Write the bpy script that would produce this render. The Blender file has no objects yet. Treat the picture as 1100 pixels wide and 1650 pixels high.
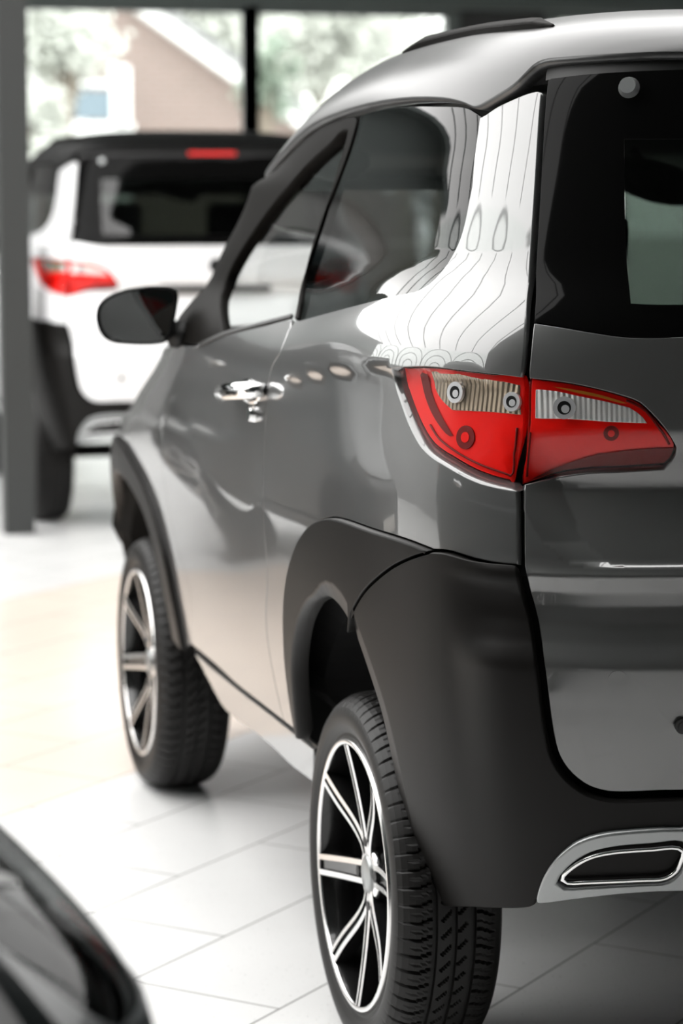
import bpy, bmesh, math, random
import numpy as np
from mathutils import Vector, Matrix
from mathutils.geometry import delaunay_2d_cdt

random.seed(5)
PI = math.pi
scene = bpy.context.scene
col = scene.collection

# ------------------------------------------------------------------ camera
CAM = np.array([-1.696, -3.692, 1.350]); YAW = math.radians(14.93); PIT = math.radians(7.18); FPX = 4000.0
cam_data = bpy.data.cameras.new('camera')
cam = bpy.data.objects.new('camera', cam_data); col.objects.link(cam)
cam.location = CAM; cam.rotation_euler = (PI/2 - PIT, 0, -YAW)
cam_data.sensor_fit = 'VERTICAL'; cam_data.sensor_height = 24.0; cam_data.lens = 24.0*FPX/1650.0
cam_data.dof.use_dof = True; cam_data.dof.focus_distance = 3.45; cam_data.dof.aperture_fstop = 2.6
cam_data.clip_start = 0.05; cam_data.clip_end = 300
scene.camera = cam

# ------------------------------------------------------------------ view, world, lights
scene.view_settings.view_transform = 'Standard'; scene.view_settings.look = 'None'
scene.view_settings.exposure = 0.26; scene.view_settings.gamma = 1.0; scene.view_settings.use_curve_mapping = False
scene.cycles.use_denoising = True
scene.cycles.max_bounces = 10; scene.cycles.transparent_max_bounces = 24
scene.cycles.sample_clamp_indirect = 6.0
w = bpy.data.worlds.new('overcast_sky'); scene.world = w; w.use_nodes = True
bg = w.node_tree.nodes['Background']; bg.inputs[0].default_value = (1.0, 0.99, 0.975, 1); bg.inputs[1].default_value = 4.6

def area_lamp(name, loc, rot, sx, sy, power, color=(1, 1, 1)):
    d = bpy.data.lights.new(name, 'AREA'); d.shape = 'RECTANGLE'; d.size = sx; d.size_y = sy; d.energy = power; d.color = color
    o = bpy.data.objects.new(name, d); col.objects.link(o); o.location = loc; o.rotation_euler = rot
    return o

# ------------------------------------------------------------------ materials
def mat(name, color, rough=0.5, metal=0.0, coat=0.0, coat_rough=0.03, spec=0.5, emit=None, emit_s=0.0, trans=0.0, ior=1.45):
    m = bpy.data.materials.new(name); m.use_nodes = True
    b = m.node_tree.nodes['Principled BSDF']
    b.inputs['Base Color'].default_value = (*color, 1); b.inputs['Roughness'].default_value = rough
    b.inputs['Metallic'].default_value = metal; b.inputs['Coat Weight'].default_value = coat
    b.inputs['Coat Roughness'].default_value = coat_rough; b.inputs['Specular IOR Level'].default_value = spec
    b.inputs['Transmission Weight'].default_value = trans; b.inputs['IOR'].default_value = ior
    if emit: b.inputs['Emission Color'].default_value = (*emit, 1); b.inputs['Emission Strength'].default_value = emit_s
    return m
def nodes(m): return m.node_tree.nodes, m.node_tree.links, m.node_tree.nodes['Principled BSDF']
def add_noise_bump(m, scale, strength, dist=0.001, detail=3):
    n, l, b = nodes(m); t = n.new('ShaderNodeTexCoord'); x = n.new('ShaderNodeTexNoise'); x.inputs['Scale'].default_value = scale
    x.inputs['Detail'].default_value = detail
    bp = n.new('ShaderNodeBump'); bp.inputs['Strength'].default_value = strength; bp.inputs['Distance'].default_value = dist
    l.new(t.outputs['Object'], x.inputs['Vector']); l.new(x.outputs['Fac'], bp.inputs['Height']); l.new(bp.outputs['Normal'], b.inputs['Normal'])
def glass(name, tint, gloss_rough=0.0, ior=1.5):   # thin pane: see-through plus a mirror reflection that grows towards grazing angles
    m = bpy.data.materials.new(name); m.use_nodes = True; n, l = m.node_tree.nodes, m.node_tree.links; n.clear()
    o = n.new('ShaderNodeOutputMaterial'); mx = n.new('ShaderNodeMixShader'); t = n.new('ShaderNodeBsdfTransparent')
    g = n.new('ShaderNodeBsdfGlossy'); f = n.new('ShaderNodeLayerWeight'); f.inputs['Blend'].default_value = 0.5
    f0 = ((ior-1)/(ior+1))**2; pw = n.new('ShaderNodeMath'); pw.operation = 'POWER'; pw.inputs[1].default_value = 5.0
    ma = n.new('ShaderNodeMath'); ma.operation = 'MULTIPLY_ADD'; ma.inputs[1].default_value = (1-f0)*min(1, f0/.04); ma.inputs[2].default_value = f0
    t.inputs[0].default_value = (*tint, 1); g.inputs['Color'].default_value = (1, 1, 1, 1); g.inputs['Roughness'].default_value = gloss_rough
    l.new(f.outputs['Facing'], pw.inputs[0]); l.new(pw.outputs[0], ma.inputs[0])
    l.new(ma.outputs[0], mx.inputs[0]); l.new(t.outputs[0], mx.inputs[1]); l.new(g.outputs[0], mx.inputs[2]); l.new(mx.outputs[0], o.inputs[0])
    return m
def metallic_paint(name, color, metal=0.35, rough=0.32, coat=1.0, coat_ior=1.8):
    m = mat(name, color, rough, metal, coat, 0.012); m.node_tree.nodes['Principled BSDF'].inputs['Coat IOR'].default_value = coat_ior
    n, l, b = nodes(m); t = n.new('ShaderNodeTexCoord'); x = n.new('ShaderNodeTexNoise'); x.inputs['Scale'].default_value = 900
    r = n.new('ShaderNodeMapRange'); r.inputs['To Min'].default_value = rough-0.05; r.inputs['To Max'].default_value = rough+0.05
    l.new(t.outputs['Object'], x.inputs['Vector']); l.new(x.outputs['Fac'], r.inputs['Value']); l.new(r.outputs[0], b.inputs['Roughness'])
    return m
M = {}
M['paint'] = metallic_paint('grey_metallic_paint', (0.095, 0.0955, 0.095))
M['white_paint'] = metallic_paint('white_paint', (0.80, 0.80, 0.81), 0.0, 0.3, 1.0, 1.5)
M['teal_paint'] = metallic_paint('dark_teal_paint', (0.004, 0.009, 0.010), 0.0, 0.4, 0.2, 1.45)
M['roof'] = mat('satin_grey_roof', (0.050, 0.050, 0.0505), 0.28, 0.0, 0.0, spec=0.6)
M['black_roof'] = mat('satin_black_roof', (0.004, 0.004, 0.004), 0.55, spec=0.2)
M['plastic'] = mat('grained_black_plastic', (0.0065, 0.0059, 0.0054), 0.42, spec=0.16)
add_noise_bump(M['plastic'], 900, 0.06)
M['gloss_black'] = mat('gloss_black', (0.003, 0.003, 0.003), 0.06, spec=0.08)
M['black'] = mat('dull_black', (0.006, 0.006, 0.006), 0.8, spec=0.2)
M['rubber_seal'] = mat('rubber_seal', (0.012, 0.012, 0.012), 0.5)
M['tyre'] = mat('tyre_rubber', (0.0072, 0.0066, 0.0062), 0.5, spec=0.35); add_noise_bump(M['tyre'], 300, 0.08)
M['machined'] = mat('machined_alloy', (0.86, 0.85, 0.84), 0.22, 1.0)
M['rim_black'] = mat('gloss_black_alloy', (0.008, 0.008, 0.008), 0.18, 0.0, 0.6)
M['frame_black'] = mat('satin_black_frame', (0.005, 0.0045, 0.004), 0.5, spec=0.03)
M['chrome'] = mat('chrome', (0.86, 0.86, 0.86), 0.05, 1.0)
M['silver'] = mat('silver_plastic', (0.30, 0.31, 0.31), 0.32, 0.6, 0.3)
M['lamp_red'] = mat('red_lamp_lens', (0.80, 0.006, 0.003), 0.3, spec=0.3)
M['lamp_dark_red'] = mat('dark_red_lamp_lens', (0.14, 0.003, 0.002), 0.5, spec=0.2)
M['amber'] = mat('amber_reflector', (0.62, 0.22, 0.03), 0.25, 0.2, 0.6)
M['bulb'] = mat('frosted_bulb_cup', (0.75, 0.75, 0.76), 0.25, 0.5, 0.5)
M['cloth'] = mat('charcoal_seat_cloth', (0.02, 0.02, 0.021), 0.85); add_noise_bump(M['cloth'], 400, 0.3)
M['interior'] = mat('dark_interior_plastic', (0.012, 0.012, 0.012), 0.55)
M['inner_grey'] = mat('grey_door_capping', (0.30, 0.30, 0.30), 0.35)
M['mirror'] = mat('mirror_glass', (0.75, 0.77, 0.77), 0.01, 1.0)
M['glass_dark'] = glass('privacy_glass', (0.07, 0.075, 0.075), 0.0, 1.4)
M['glass_rear'] = glass('tinted_rear_glass', (0.028, 0.036, 0.031))
M['glass_clear'] = glass('clear_car_glass', (0.93, 0.95, 0.945), 0.0, 1.42)
M['lens_clear'] = glass('clear_lamp_lens', (0.95, 0.95, 0.95), 0.0, 1.32)
M['lens_smoke'] = glass('smoked_head_lamp_lens', (0.30, 0.31, 0.31), 0.0, 1.3)
M['plate'] = mat('white_plate', (0.7, 0.7, 0.68), 0.4)

def ribbed(name, color, scale, metal, rough, axis='X'):
    m = mat(name, color, rough, metal, 0.8)
    n, l, b = nodes(m); t = n.new('ShaderNodeTexCoord'); x = n.new('ShaderNodeTexWave'); x.wave_type = 'BANDS'; x.bands_direction = axis
    x.inputs['Scale'].default_value = scale
    bp = n.new('ShaderNodeBump'); bp.inputs['Strength'].default_value = 0.7; bp.inputs['Distance'].default_value = 0.002
    l.new(t.outputs['Object'], x.inputs['Vector']); l.new(x.outputs['Fac'], bp.inputs['Height']); l.new(bp.outputs['Normal'], b.inputs['Normal'])
    return m
M['lamp_clear'] = ribbed('ribbed_smoky_lens', (0.80, 0.79, 0.77), 48, 0.4, 0.35, 'X')
M['lamp_side_clear'] = ribbed('ribbed_amber_tinted_lens', (0.42, 0.34, 0.25), 48, 0.6, 0.25, 'Y')

# ------------------------------------------------------------------ generic mesh helpers
def link(name, me, m=None, parent=None, smooth=False):
    if m is not None:
        for mm in (m if isinstance(m, (list, tuple)) else [m]): me.materials.append(mm)
    o = bpy.data.objects.new(name, me); col.objects.link(o)
    if parent is not None: o.parent = parent
    if smooth:
        for p in me.polygons: p.use_smooth = True
    return o
def from_bm(name, bm, m=None, parent=None, smooth=False, bevel=0.0, segs=2):
    bmesh.ops.recalc_face_normals(bm, faces=bm.faces)
    me = bpy.data.meshes.new(name); bm.to_mesh(me); bm.free()
    o = link(name, me, m, parent, smooth)
    if bevel:
        b = o.modifiers.new('bevel', 'BEVEL'); b.width = bevel; b.segments = segs; b.limit_method = 'ANGLE'
        if smooth: pass
    return o
def bm_box(bm, c, s, rot=None):
    r = bmesh.ops.create_cube(bm, size=1.0)
    mt = Matrix.Translation(Vector(c)) @ (rot if rot else Matrix.Identity(4)) @ Matrix.Diagonal((*s, 1))
    bmesh.ops.transform(bm, matrix=mt, verts=r['verts']); return r['verts']
def box(name, c, s, m, parent=None, bevel=0.0, rot=None, smooth=False):
    bm = bmesh.new(); bm_box(bm, c, s, rot); return from_bm(name, bm, m, parent, smooth, bevel)
def bm_cyl(bm, p, q, r1, r2=None, n=24, caps=True):
    p, q = Vector(p), Vector(q); r2 = r1 if r2 is None else r2; d = q-p
    r = bmesh.ops.create_cone(bm, cap_ends=caps, segments=n, radius1=r1, radius2=r2, depth=d.length)
    mt = Matrix.Translation((p+q)/2) @ Vector((0, 0, 1)).rotation_difference(d.normalized()).to_matrix().to_4x4()
    bmesh.ops.transform(bm, matrix=mt, verts=r['verts']); return r['verts']
def tube(name, pts, r, m, parent=None, n=10, closed=False):
    pts = [Vector(p) for p in pts]; bm = bmesh.new(); rings = []; N = len(pts); up = None
    for i, p in enumerate(pts):
        a = pts[(i-1) % N] if (closed or i) else p; b = pts[(i+1) % N] if (closed or i < N-1) else p
        t = (b-a).normalized()
        if up is None: up = t.orthogonal().normalized()
        up = (up - t*up.dot(t)).normalized(); sd = t.cross(up)
        rr = r[i] if isinstance(r, (list, tuple)) else r
        rings.append([bm.verts.new(p + (up*math.cos(2*PI*k/n) + sd*math.sin(2*PI*k/n))*rr) for k in range(n)])
    for i in range(N if closed else N-1):
        A, B = rings[i], rings[(i+1) % N]
        for k in range(n): bm.faces.new((A[k], A[(k+1) % n], B[(k+1) % n], B[k]))
    if not closed: bm.faces.new(rings[0]); bm.faces.new(rings[-1][::-1])
    return from_bm(name, bm, m, parent, True)
def lathe_x(profile, n=64):   # profile (r, x) revolved about the x axis
    bm = bmesh.new(); rows = []
    for (r, x) in profile: rows.append([bm.verts.new((x, r*math.cos(2*PI*k/n), r*math.sin(2*PI*k/n))) for k in range(n)])
    for a, b in zip(rows[:-1], rows[1:]):
        for k in range(n): bm.faces.new((a[k], a[(k+1) % n], b[(k+1) % n], b[k]))
    return bm
def prism_x(poly, x0, x1, bm=None):  # poly in (y,z), extruded along x
    bm = bm or bmesh.new()
    a = [bm.verts.new((x0, y, z)) for y, z in poly]; b = [bm.verts.new((x1, y, z)) for y, z in poly]
    n = len(poly); bm.faces.new(a); bm.faces.new(b[::-1])
    for i in range(n): bm.faces.new((a[i], b[i], b[(i+1) % n], a[(i+1) % n]))
    return bm
def thing(name, label, cat, loc=(0, 0, 0), rz=0.0, group=None):
    o = bpy.data.objects.new(name, None); col.objects.link(o); o.location = loc; o.rotation_euler = (0, 0, rz); o.empty_display_size = 0.2
    o['label'] = label; o['category'] = cat
    if group: o['group'] = group
    return o
def tag(o, label, cat, group=None, kind=None):
    if label: o['label'] = label
    if cat: o['category'] = cat
    if group: o['group'] = group
    if kind: o['kind'] = kind
    return o
def struct(o): o['kind'] = 'structure'; return o
# ------------------------------------------------------------------ showroom: floor, walls, windows, ceiling
WHITE_LOC = (0.406, 6.75, 0); DARK_LOC = (-3.237, -.175, 0); TEAL_LOC = (-2.0, 4.3, 0)
YB, XL, XR, YF, ZC = 11.3, -8.0, 9.0, -11.0, 3.6
def tile_mat():
    m = mat('floor_tiles', (.72, .72, .71), .22, spec=0.5); n, l, b = nodes(m)
    g = n.new('ShaderNodeNewGeometry'); mp = n.new('ShaderNodeMapping'); mp.vector_type = 'POINT'
    # rotate the plan so that the tile rows run at 45 degrees to the parked cars
    mp.inputs['Rotation'].default_value = (0, 0, math.radians(-45))
    l.new(g.outputs['Position'], mp.inputs['Vector'])
    br = n.new('ShaderNodeTexBrick'); br.offset = 0.5; br.offset_frequency = 2; br.squash = 1.0
    for k, v in (('Scale', 1.0), ('Mortar Size', .0022), ('Mortar Smooth', .2), ('Brick Width', .604), ('Row Height', .3035), ('Bias', 0)): br.inputs[k].default_value = v
    sh = n.new('ShaderNodeVectorMath'); sh.operation = 'ADD'; sh.inputs[1].default_value = TILE_SHIFT
    l.new(mp.outputs[0], sh.inputs[0]); l.new(sh.outputs[0], br.inputs['Vector'])
    sep = n.new('ShaderNodeSeparateXYZ'); l.new(mp.outputs[0], sep.inputs[0])
    # a warm sand-coloured band of tiles runs along the rows
    r1 = n.new('ShaderNodeMath'); r1.operation = 'COMPARE'; r1.inputs[1].default_value = BAND_C; r1.inputs[2].default_value = .925; l.new(sep.outputs['Y'], r1.inputs[0])
    mixb = n.new('ShaderNodeMix'); mixb.data_type = 'RGBA'; mixb.inputs['A'].default_value = (.72, .72, .715, 1); mixb.inputs['B'].default_value = (.77, .665, .58, 1); l.new(r1.outputs[0], mixb.inputs['Factor'])
    ns = n.new('ShaderNodeTexNoise'); ns.inputs['Scale'].default_value = 3.0; ns.inputs['Detail'].default_value = 6; l.new(g.outputs['Position'], ns.inputs['Vector'])
    sp = n.new('ShaderNodeTexNoise'); sp.inputs['Scale'].default_value = 160; sp.inputs['Detail'].default_value = 1; l.new(g.outputs['Position'], sp.inputs['Vector'])
    rr = n.new('ShaderNodeMapRange'); rr.inputs['From Min'].default_value = .70; rr.inputs['From Max'].default_value = .76; rr.inputs['To Min'].default_value = 1; rr.inputs['To Max'].default_value = .55; l.new(sp.outputs['Fac'], rr.inputs['Value'])
    mr = n.new('ShaderNodeMapRange'); mr.inputs['To Min'].default_value = .93; mr.inputs['To Max'].default_value = 1.07; l.new(ns.outputs['Fac'], mr.inputs['Value'])
    mu = n.new('ShaderNodeMath'); mu.operation = 'MULTIPLY'; l.new(mr.outputs[0], mu.inputs[0]); l.new(rr.outputs[0], mu.inputs[1])
    mm = n.new('ShaderNodeVectorMath'); mm.operation = 'SCALE'; l.new(mixb.outputs['Result'], mm.inputs[0]); l.new(mu.outputs[0], mm.inputs['Scale'])
    mj = n.new('ShaderNodeMix'); mj.data_type = 'RGBA'; mj.inputs['B'].default_value = (.22, .215, .21, 1); l.new(br.outputs['Fac'], mj.inputs['Factor']); l.new(mm.outputs[0], mj.inputs['A'])
    l.new(mj.outputs['Result'], b.inputs['Base Color'])
    bp = n.new('ShaderNodeBump'); bp.inputs['Strength'].default_value = .4; bp.inputs['Distance'].default_value = .002; bp.invert = True; l.new(br.outputs['Fac'], bp.inputs['Height']); l.new(bp.outputs[0], b.inputs['Normal'])
    return m
TILE_SHIFT = (.068, -.0935, 0.0); BAND_C = 2.83
M['steel'] = mat('dark_grey_steel', (.040, .042, .041), .45, spec=.4)
M['frame'] = mat('window_frame_grey', (.085, .098, .094), .5)
M['soffit'] = mat('grey_green_soffit', (.105, .122, .118), .6)
M['wall_dark'] = mat('dark_wall', (.03, .031, .031), .7)
M['wall_grey'] = mat('mid_grey_wall', (.30, .30, .30), .7)
M['wall_pier'] = mat('grey_painted_wall', (.16, .16, .158), .7)
M['wall_back_hall'] = mat('charcoal_wall', (.06, .06, .06), .7)
M['pane'] = glass('window_pane', (.95, .97, .96))
fl = box('floor', ((XL+XR)/2, (YF+YB)/2, -.06), (XR-XL, YB-YF, .12), tile_mat()); struct(fl)
# window wall at the back
def wall(name, c, s, m): o = box(name, c, s, m); struct(o); return o
ZT = 2.53
wall('wall_back', ((XL+XR)/2, YB+.05, (ZT+ZC)/2), (XR-XL, .14, ZC-ZT), M['soffit'])
wall('trim_1', ((XL+XR)/2, YB-.06, ZT+.010), (XR-XL, .10, .05), M['frame'])
wall('wall_back_post', (3.33, YB+.05, ZT/2), (.56, .14, ZT), M['wall_dark'])
wall('wall_back_end', ((6.4+XR)/2, YB+.05, ZT/2), (XR-6.4, .14, ZT), M['wall_dark'])
wall('wall_back_pier', ((XL+.27)/2, YB+.05, ZT/2), (.27-XL, .14, ZT), M['wall_pier'])
xs_ = [(.27, 1.725), (1.725, 3.05), (3.61, 4.7), (4.7, 6.4)]
for i in range(4):
    x0, x1 = xs_[i]; bm = bmesh.new(); wd = .09
    bm_box(bm, (x0+wd/2-.045*(i in (1, 3)), YB, ZT/2), (wd, .10, ZT)); bm_box(bm, (x1-wd/2+.045*(i in (0, 2)), YB, ZT/2), (wd, .10, ZT))
    bm_box(bm, ((x0+x1)/2, YB, ZT-.03), (x1-x0, .09, .06)); bm_box(bm, ((x0+x1)/2, YB, .06), (x1-x0, .09, .12))
    wf = from_bm('window_%d' % (i+1), bm, M['frame']); struct(wf)
    pa = box('pane', ((x0+x1)/2, YB+.01, ZT/2), (x1-x0-.1, .012, ZT-.1), M['pane'], wf)
# steel column in front of the window wall
cx, cy = -.382, 6.35
bm = bmesh.new(); bm_box(bm, (cx, cy, ZC/2), (.118, .012, ZC)); bm_box(bm, (cx-.053, cy, ZC/2), (.012, .12, ZC)); bm_box(bm, (cx+.053, cy, ZC/2), (.012, .12, ZC)); bm_box(bm, (cx, cy-.055, ZC/2), (.118, .012, ZC)); 
so = from_bm('steel_column', bm, M['steel']); struct(so)
# side and front walls
wall('wall_right', (XR+.07, (YF+YB)/2, ZC/2), (.14, YB-YF, ZC), M['wall_grey'])
wall('wall_front', ((XL+XR)/2, YF-.07, ZC/2), (XR-XL, .14, ZC), M['wall_back_hall'])
# left wall: low parapet and a run of arched windows
wall('wall_left', (XL-.07, (YF+YB)/2, .95), (.14, YB-YF, 1.9), M['wall_grey'])
def arch_window(i, y0, y1, z0, z1):
    bm = bmesh.new(); yc, hw = (y0+y1)/2, (y1-y0)/2; zs = z1-hw*.8; n = 20
    pts = [(y0, z0)]+[(yc-hw*math.cos(a), zs+hw*.8*math.sin(a)) for a in np.linspace(0, PI, n)]+[(y1, z0)]
    outer = [(y0, z0), (y0, z1+.02), (y1, z1+.02), (y1, z0)]
    for k, (sc) in enumerate((1.0, .68, .36)):
        q = [(yc+(a-yc)*sc, z0+(b-z0)*sc) for a, b in pts]
        for a, b in zip(q[:-1], q[1:]): bm_cyl(bm, (XL, a[0], a[1]), (XL, b[0], b[1]), .028, .028, 8)
    bm_box(bm, (XL, yc, z0), (.08, y1-y0, .08))
    o = from_bm('window_%d' % i, bm, M['frame']); struct(o)
    box('pane', (XL-.03, yc, (z0+z1)/2), (.012, y1-y0, z1-z0), M['pane'], o)
wall('wall_left_rear', (XL-.07, (YF-1.2)/2, (ZC+1.9)/2), (.14, -1.2-YF, ZC-1.9), M['wall_back_hall'])
k = 5; y = -1.15
while y < YB-1: arch_window(k, y, y+2.74, 1.9, ZC-.05); y += 2.78; k += 1
# ceiling: dark deck with a long rooflight above and behind the camera
RL = (-8.0, 2.2, -1.2, 10.4)
wall('ceiling', ((XL+XR)/2, (RL[3]+YB)/2, ZC+.06), (XR-XL, YB-RL[3], .12), M['soffit'])
wall('ceiling_rear', ((XL+XR)/2, (YF+RL[2])/2, ZC+.06), (XR-XL, RL[2]-YF, .12), M['soffit'])
wall('ceiling_side', ((RL[1]+XR)/2, (RL[2]+RL[3])/2, ZC+.06), (XR-RL[1], RL[3]-RL[2], .12), M['soffit'])
wall('ceiling_blocker', (.5, (4.4+RL[3])/2, ZC+.06), (3.4, RL[3]-4.4, .12), M['soffit'])  # unseen slab added across the rooflight to keep car roof reflections dark
bm = bmesh.new()
for yy in np.arange(RL[2], RL[3]+.01, 1.45):
    q = [(RL[0]+(RL[1]-RL[0])*f, ZC+.05+1.3*math.sin(PI*f)) for f in np.linspace(0, 1, 17)]
    for a, b in zip(q[:-1], q[1:]): bm_cyl(bm, (a[0], yy, a[1]), (b[0], yy, b[1]), .035, .035, 8)
rl = from_bm('window_20', bm, M['frame']); struct(rl)
# ------------------------------------------------------------------ outside
M['ground'] = mat('pale_paving', (.55, .55, .53), .9)
g = box('ground', (0, 25, -.14), (120, 120, .1), M['ground']); struct(g)
def brick_mat():
    m = mat('pale_red_brick', (.5, .3, .24), .9); n, l, b = nodes(m); t = n.new('ShaderNodeTexCoord'); mp = n.new('ShaderNodeMapping'); mp.inputs['Rotation'].default_value = (PI/2, 0, 0)
    br = n.new('ShaderNodeTexBrick'); br.inputs['Color1'].default_value = (.25, .185, .165, 1); br.inputs['Color2'].default_value = (.22, .165, .145, 1); br.inputs['Mortar'].default_value = (.27, .24, .23, 1)
    br.inputs['Scale'].default_value = 1; br.inputs['Brick Width'].default_value = .22; br.inputs['Row Height'].default_value = .075; br.inputs['Mortar Size'].default_value = .01
    l.new(t.outputs['Object'], mp.inputs['Vector']); l.new(mp.outputs[0], br.inputs['Vector']); l.new(br.outputs['Color'], b.inputs['Base Color']); return m
M['brick'] = brick_mat(); M['white_wood'] = mat('white_painted_wood', (.8, .8, .8), .5); M['slate'] = mat('grey_roof_slate', (.25, .25, .26), .7)
M['balcony'] = mat('pale_blue_grey_panel', (.16, .21, .25), .5); M['dark_glass'] = mat('dark_window_glass', (.10, .13, .15), .1)
YH = 30.0
house = thing('house', 'pale brick gabled house with white verge and balcony outside the window', 'house', (4.2, YH, 0))
def hpoly(name, pts, y0, y1, m, parent=house):
    bm = bmesh.new(); a = [bm.verts.new((x-4.2, y0-YH, z)) for x, z in pts]; b = [bm.verts.new((x-4.2, y1-YH, z)) for x, z in pts]; n = len(pts)
    bm.faces.new(a); bm.faces.new(b[::-1])
    for i in range(n): bm.faces.new((a[i], b[i], b[(i+1) % n], a[(i+1) % n]))
    return from_bm(name, bm, m, parent)
sl_ = (2.837-3.855)/(5.878-4.381); ax = 3.2; az = 3.855+sl_*(ax-4.381)
ex = 8.4; ez = 3.855+sl_*(ex-4.381)
hpoly('wall', [(3.93, 0), (3.93, 3.855+sl_*(3.93-4.381)), (ex, ez), (ex, 0)], YH, YH+7, M['brick'])
hpoly('verge_board', [(3.4, 3.855+sl_*(3.4-4.381)+.22), (3.4, 3.855+sl_*(3.4-4.381)), (ex+.2, ez-.14), (ex+.2, ez+.08)], YH-.25, YH, M['white_wood'])
hpoly('roof', [(3.0, 3.855+sl_*(3.0-4.381)+.34), (3.0, 3.855+sl_*(3.0-4.381)+.22), (ex+.3, ez+.02), (ex+.3, ez+.14)], YH-.3, YH+7, M['slate'])
hpoly('rendered_wall', [(1.2, 0), (1.2, 4.4), (3.93, 4.4), (3.93, 0)], YH+1.2, YH+7, M['white_wood'])
hpoly('balcony_floor', [(3.1, 2.2), (3.1, 2.36), (4.25, 2.36), (4.25, 2.2)], YH-.7, YH+1.2, M['white_wood'])
hpoly('balcony_panel', [(3.25, 2.40), (3.25, 2.78), (3.95, 2.78), (3.95, 2.40)], YH-.66, YH-.62, M['balcony'])
hpoly('balcony_post', [(3.95, 2.30), (3.95, 3.14), (4.20, 3.10), (4.20, 2.30)], YH-.70, YH-.58, M['white_wood'])
hpoly('balcony_rail', [(3.15, 2.84), (3.15, 2.90), (4.1, 2.90), (4.1, 2.84)], YH-.69, YH-.60, M['white_wood'])
hpoly('window', [(3.60, 2.5), (3.60, 3.7), (3.88, 3.7), (3.88, 2.5)], YH+1.14, YH+1.2, M['dark_glass'])
hpoly('bay_wall', [(2.9, 0), (2.9, 2.2), (4.25, 2.2), (4.25, 0)], YH-.5, YH+1.2, M['white_wood'])
def leaf_mat(name, c1, c2):
    m = mat(name, c1, .6); n, l, b = nodes(m); o = n.new('ShaderNodeTexNoise'); o.inputs['Scale'].default_value = 1.3; t = n.new('ShaderNodeNewGeometry'); l.new(t.outputs['Position'], o.inputs['Vector'])
    mx = n.new('ShaderNodeMix'); mx.data_type = 'RGBA'; mx.inputs['A'].default_value = (*c1, 1); mx.inputs['B'].default_value = (*c2, 1); l.new(o.outputs['Fac'], mx.inputs['Factor']); l.new(mx.outputs['Result'], b.inputs['Base Color'])
    b.inputs['Subsurface Weight'].default_value = 0; return m
M['leaf'] = leaf_mat('blown_out_green_leaves', (.26, .28, .24), (.80, .81, .78)); M['leaf_dark'] = leaf_mat('dark_green_leaves', (.11, .16, .12), (.30, .35, .29)); M['bark'] = mat('bark', (.2, .17, .14), .9)  # near-white patches put the blown-out daylight into the pale leaf colour
def tree(label, x, y, h, rx, rz_, m, n, seed, leaf=.16, z0=None):
    rnd = random.Random(seed); t = thing('tree', label, 'tree', (x, y, -.09)); zc = z0 if z0 else h-rz_
    bm = bmesh.new(); bm_cyl(bm, (0, 0, 0), (0, 0, zc), .16, .07, 10)
    for k in range(7):
        a = rnd.uniform(0, 2*PI); bm_cyl(bm, (0, 0, zc*.6), (rx*.6*math.cos(a), rx*.6*math.sin(a), zc+rz_*rnd.uniform(-.3, .6)), .05, .02, 6)
    from_bm('trunk', bm, M['bark'], t)
    vs, fs = [], []
    cl = [(rnd.gauss(0, .45)*rx, rnd.gauss(0, .45)*rx, zc+rnd.gauss(0, .45)*rz_) for _ in range(40)]
    for i in range(n):
        c = cl[rnd.randrange(40)]; p = Vector(c)+Vector((rnd.gauss(0, 1), rnd.gauss(0, 1), rnd.gauss(0, 1)))*.28*min(rx, rz_)
        u = Vector((rnd.gauss(0, 1), rnd.gauss(0, 1), rnd.gauss(0, 1))).normalized(); v = u.orthogonal().normalized(); s_ = leaf*rnd.uniform(.6, 1.4); b0 = len(vs)
        vs += [tuple(p-u*s_), tuple(p+v*s_*.5), tuple(p+u*s_), tuple(p-v*s_*.5)]; fs.append((b0, b0+1, b0+2, b0+3))
    me = bpy.data.meshes.new('crown'); me.from_pydata(vs, [], fs); link('crown', me, m, t)
    return t
tree('grey-green leafy tree hanging in front of the white balcony of the house', 2.82, 26, 3.9, .46, .62, M['leaf'], 1900, 1, .085)
tree('pale bush below the balcony at the left edge of the window glass', 2.42, 25, 2.75, .26, .55, M['leaf'], 900, 7, .07)
tree('pale overexposed tree rising behind the verge of the brick house', 9.0, 46, 6.0, 1.1, 1.2, M['leaf'], 3000, 2, .14)
tree('broad pale tree filling the window light right of the mullion', 12.6, 52, 7.9, 2.2, 2.2, M['leaf'], 6500, 3, .15)
tree('green tree just right of the window mullion, in front of the broad pale tree', 5.15, 25.5, 3.35, .24, .55, M['leaf_dark'], 900, 4, .065)
tree('small dark pointed conifer right of centre in the window light beside the roof', 6.86, 25.5, 2.98, .09, .2, M['leaf_dark'], 600, 5, .035)
tree('bushy green tree at the right-hand edge of the window glass', 7.35, 25.5, 3.3, .17, .40, M['leaf_dark'], 700, 6, .06)
tree('dark green tree outside, seen through the tinted rear screen of the grey car', 9.6, 25.5, 4.6, .9, 1.5, M['leaf_dark'], 2600, 8, .13)
tree('broad dark green tree furthest to the right outside the showroom glass', 15.0, 29, 5.2, 1.1, 1.7, M['leaf_dark'], 3000, 9, .14)

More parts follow.
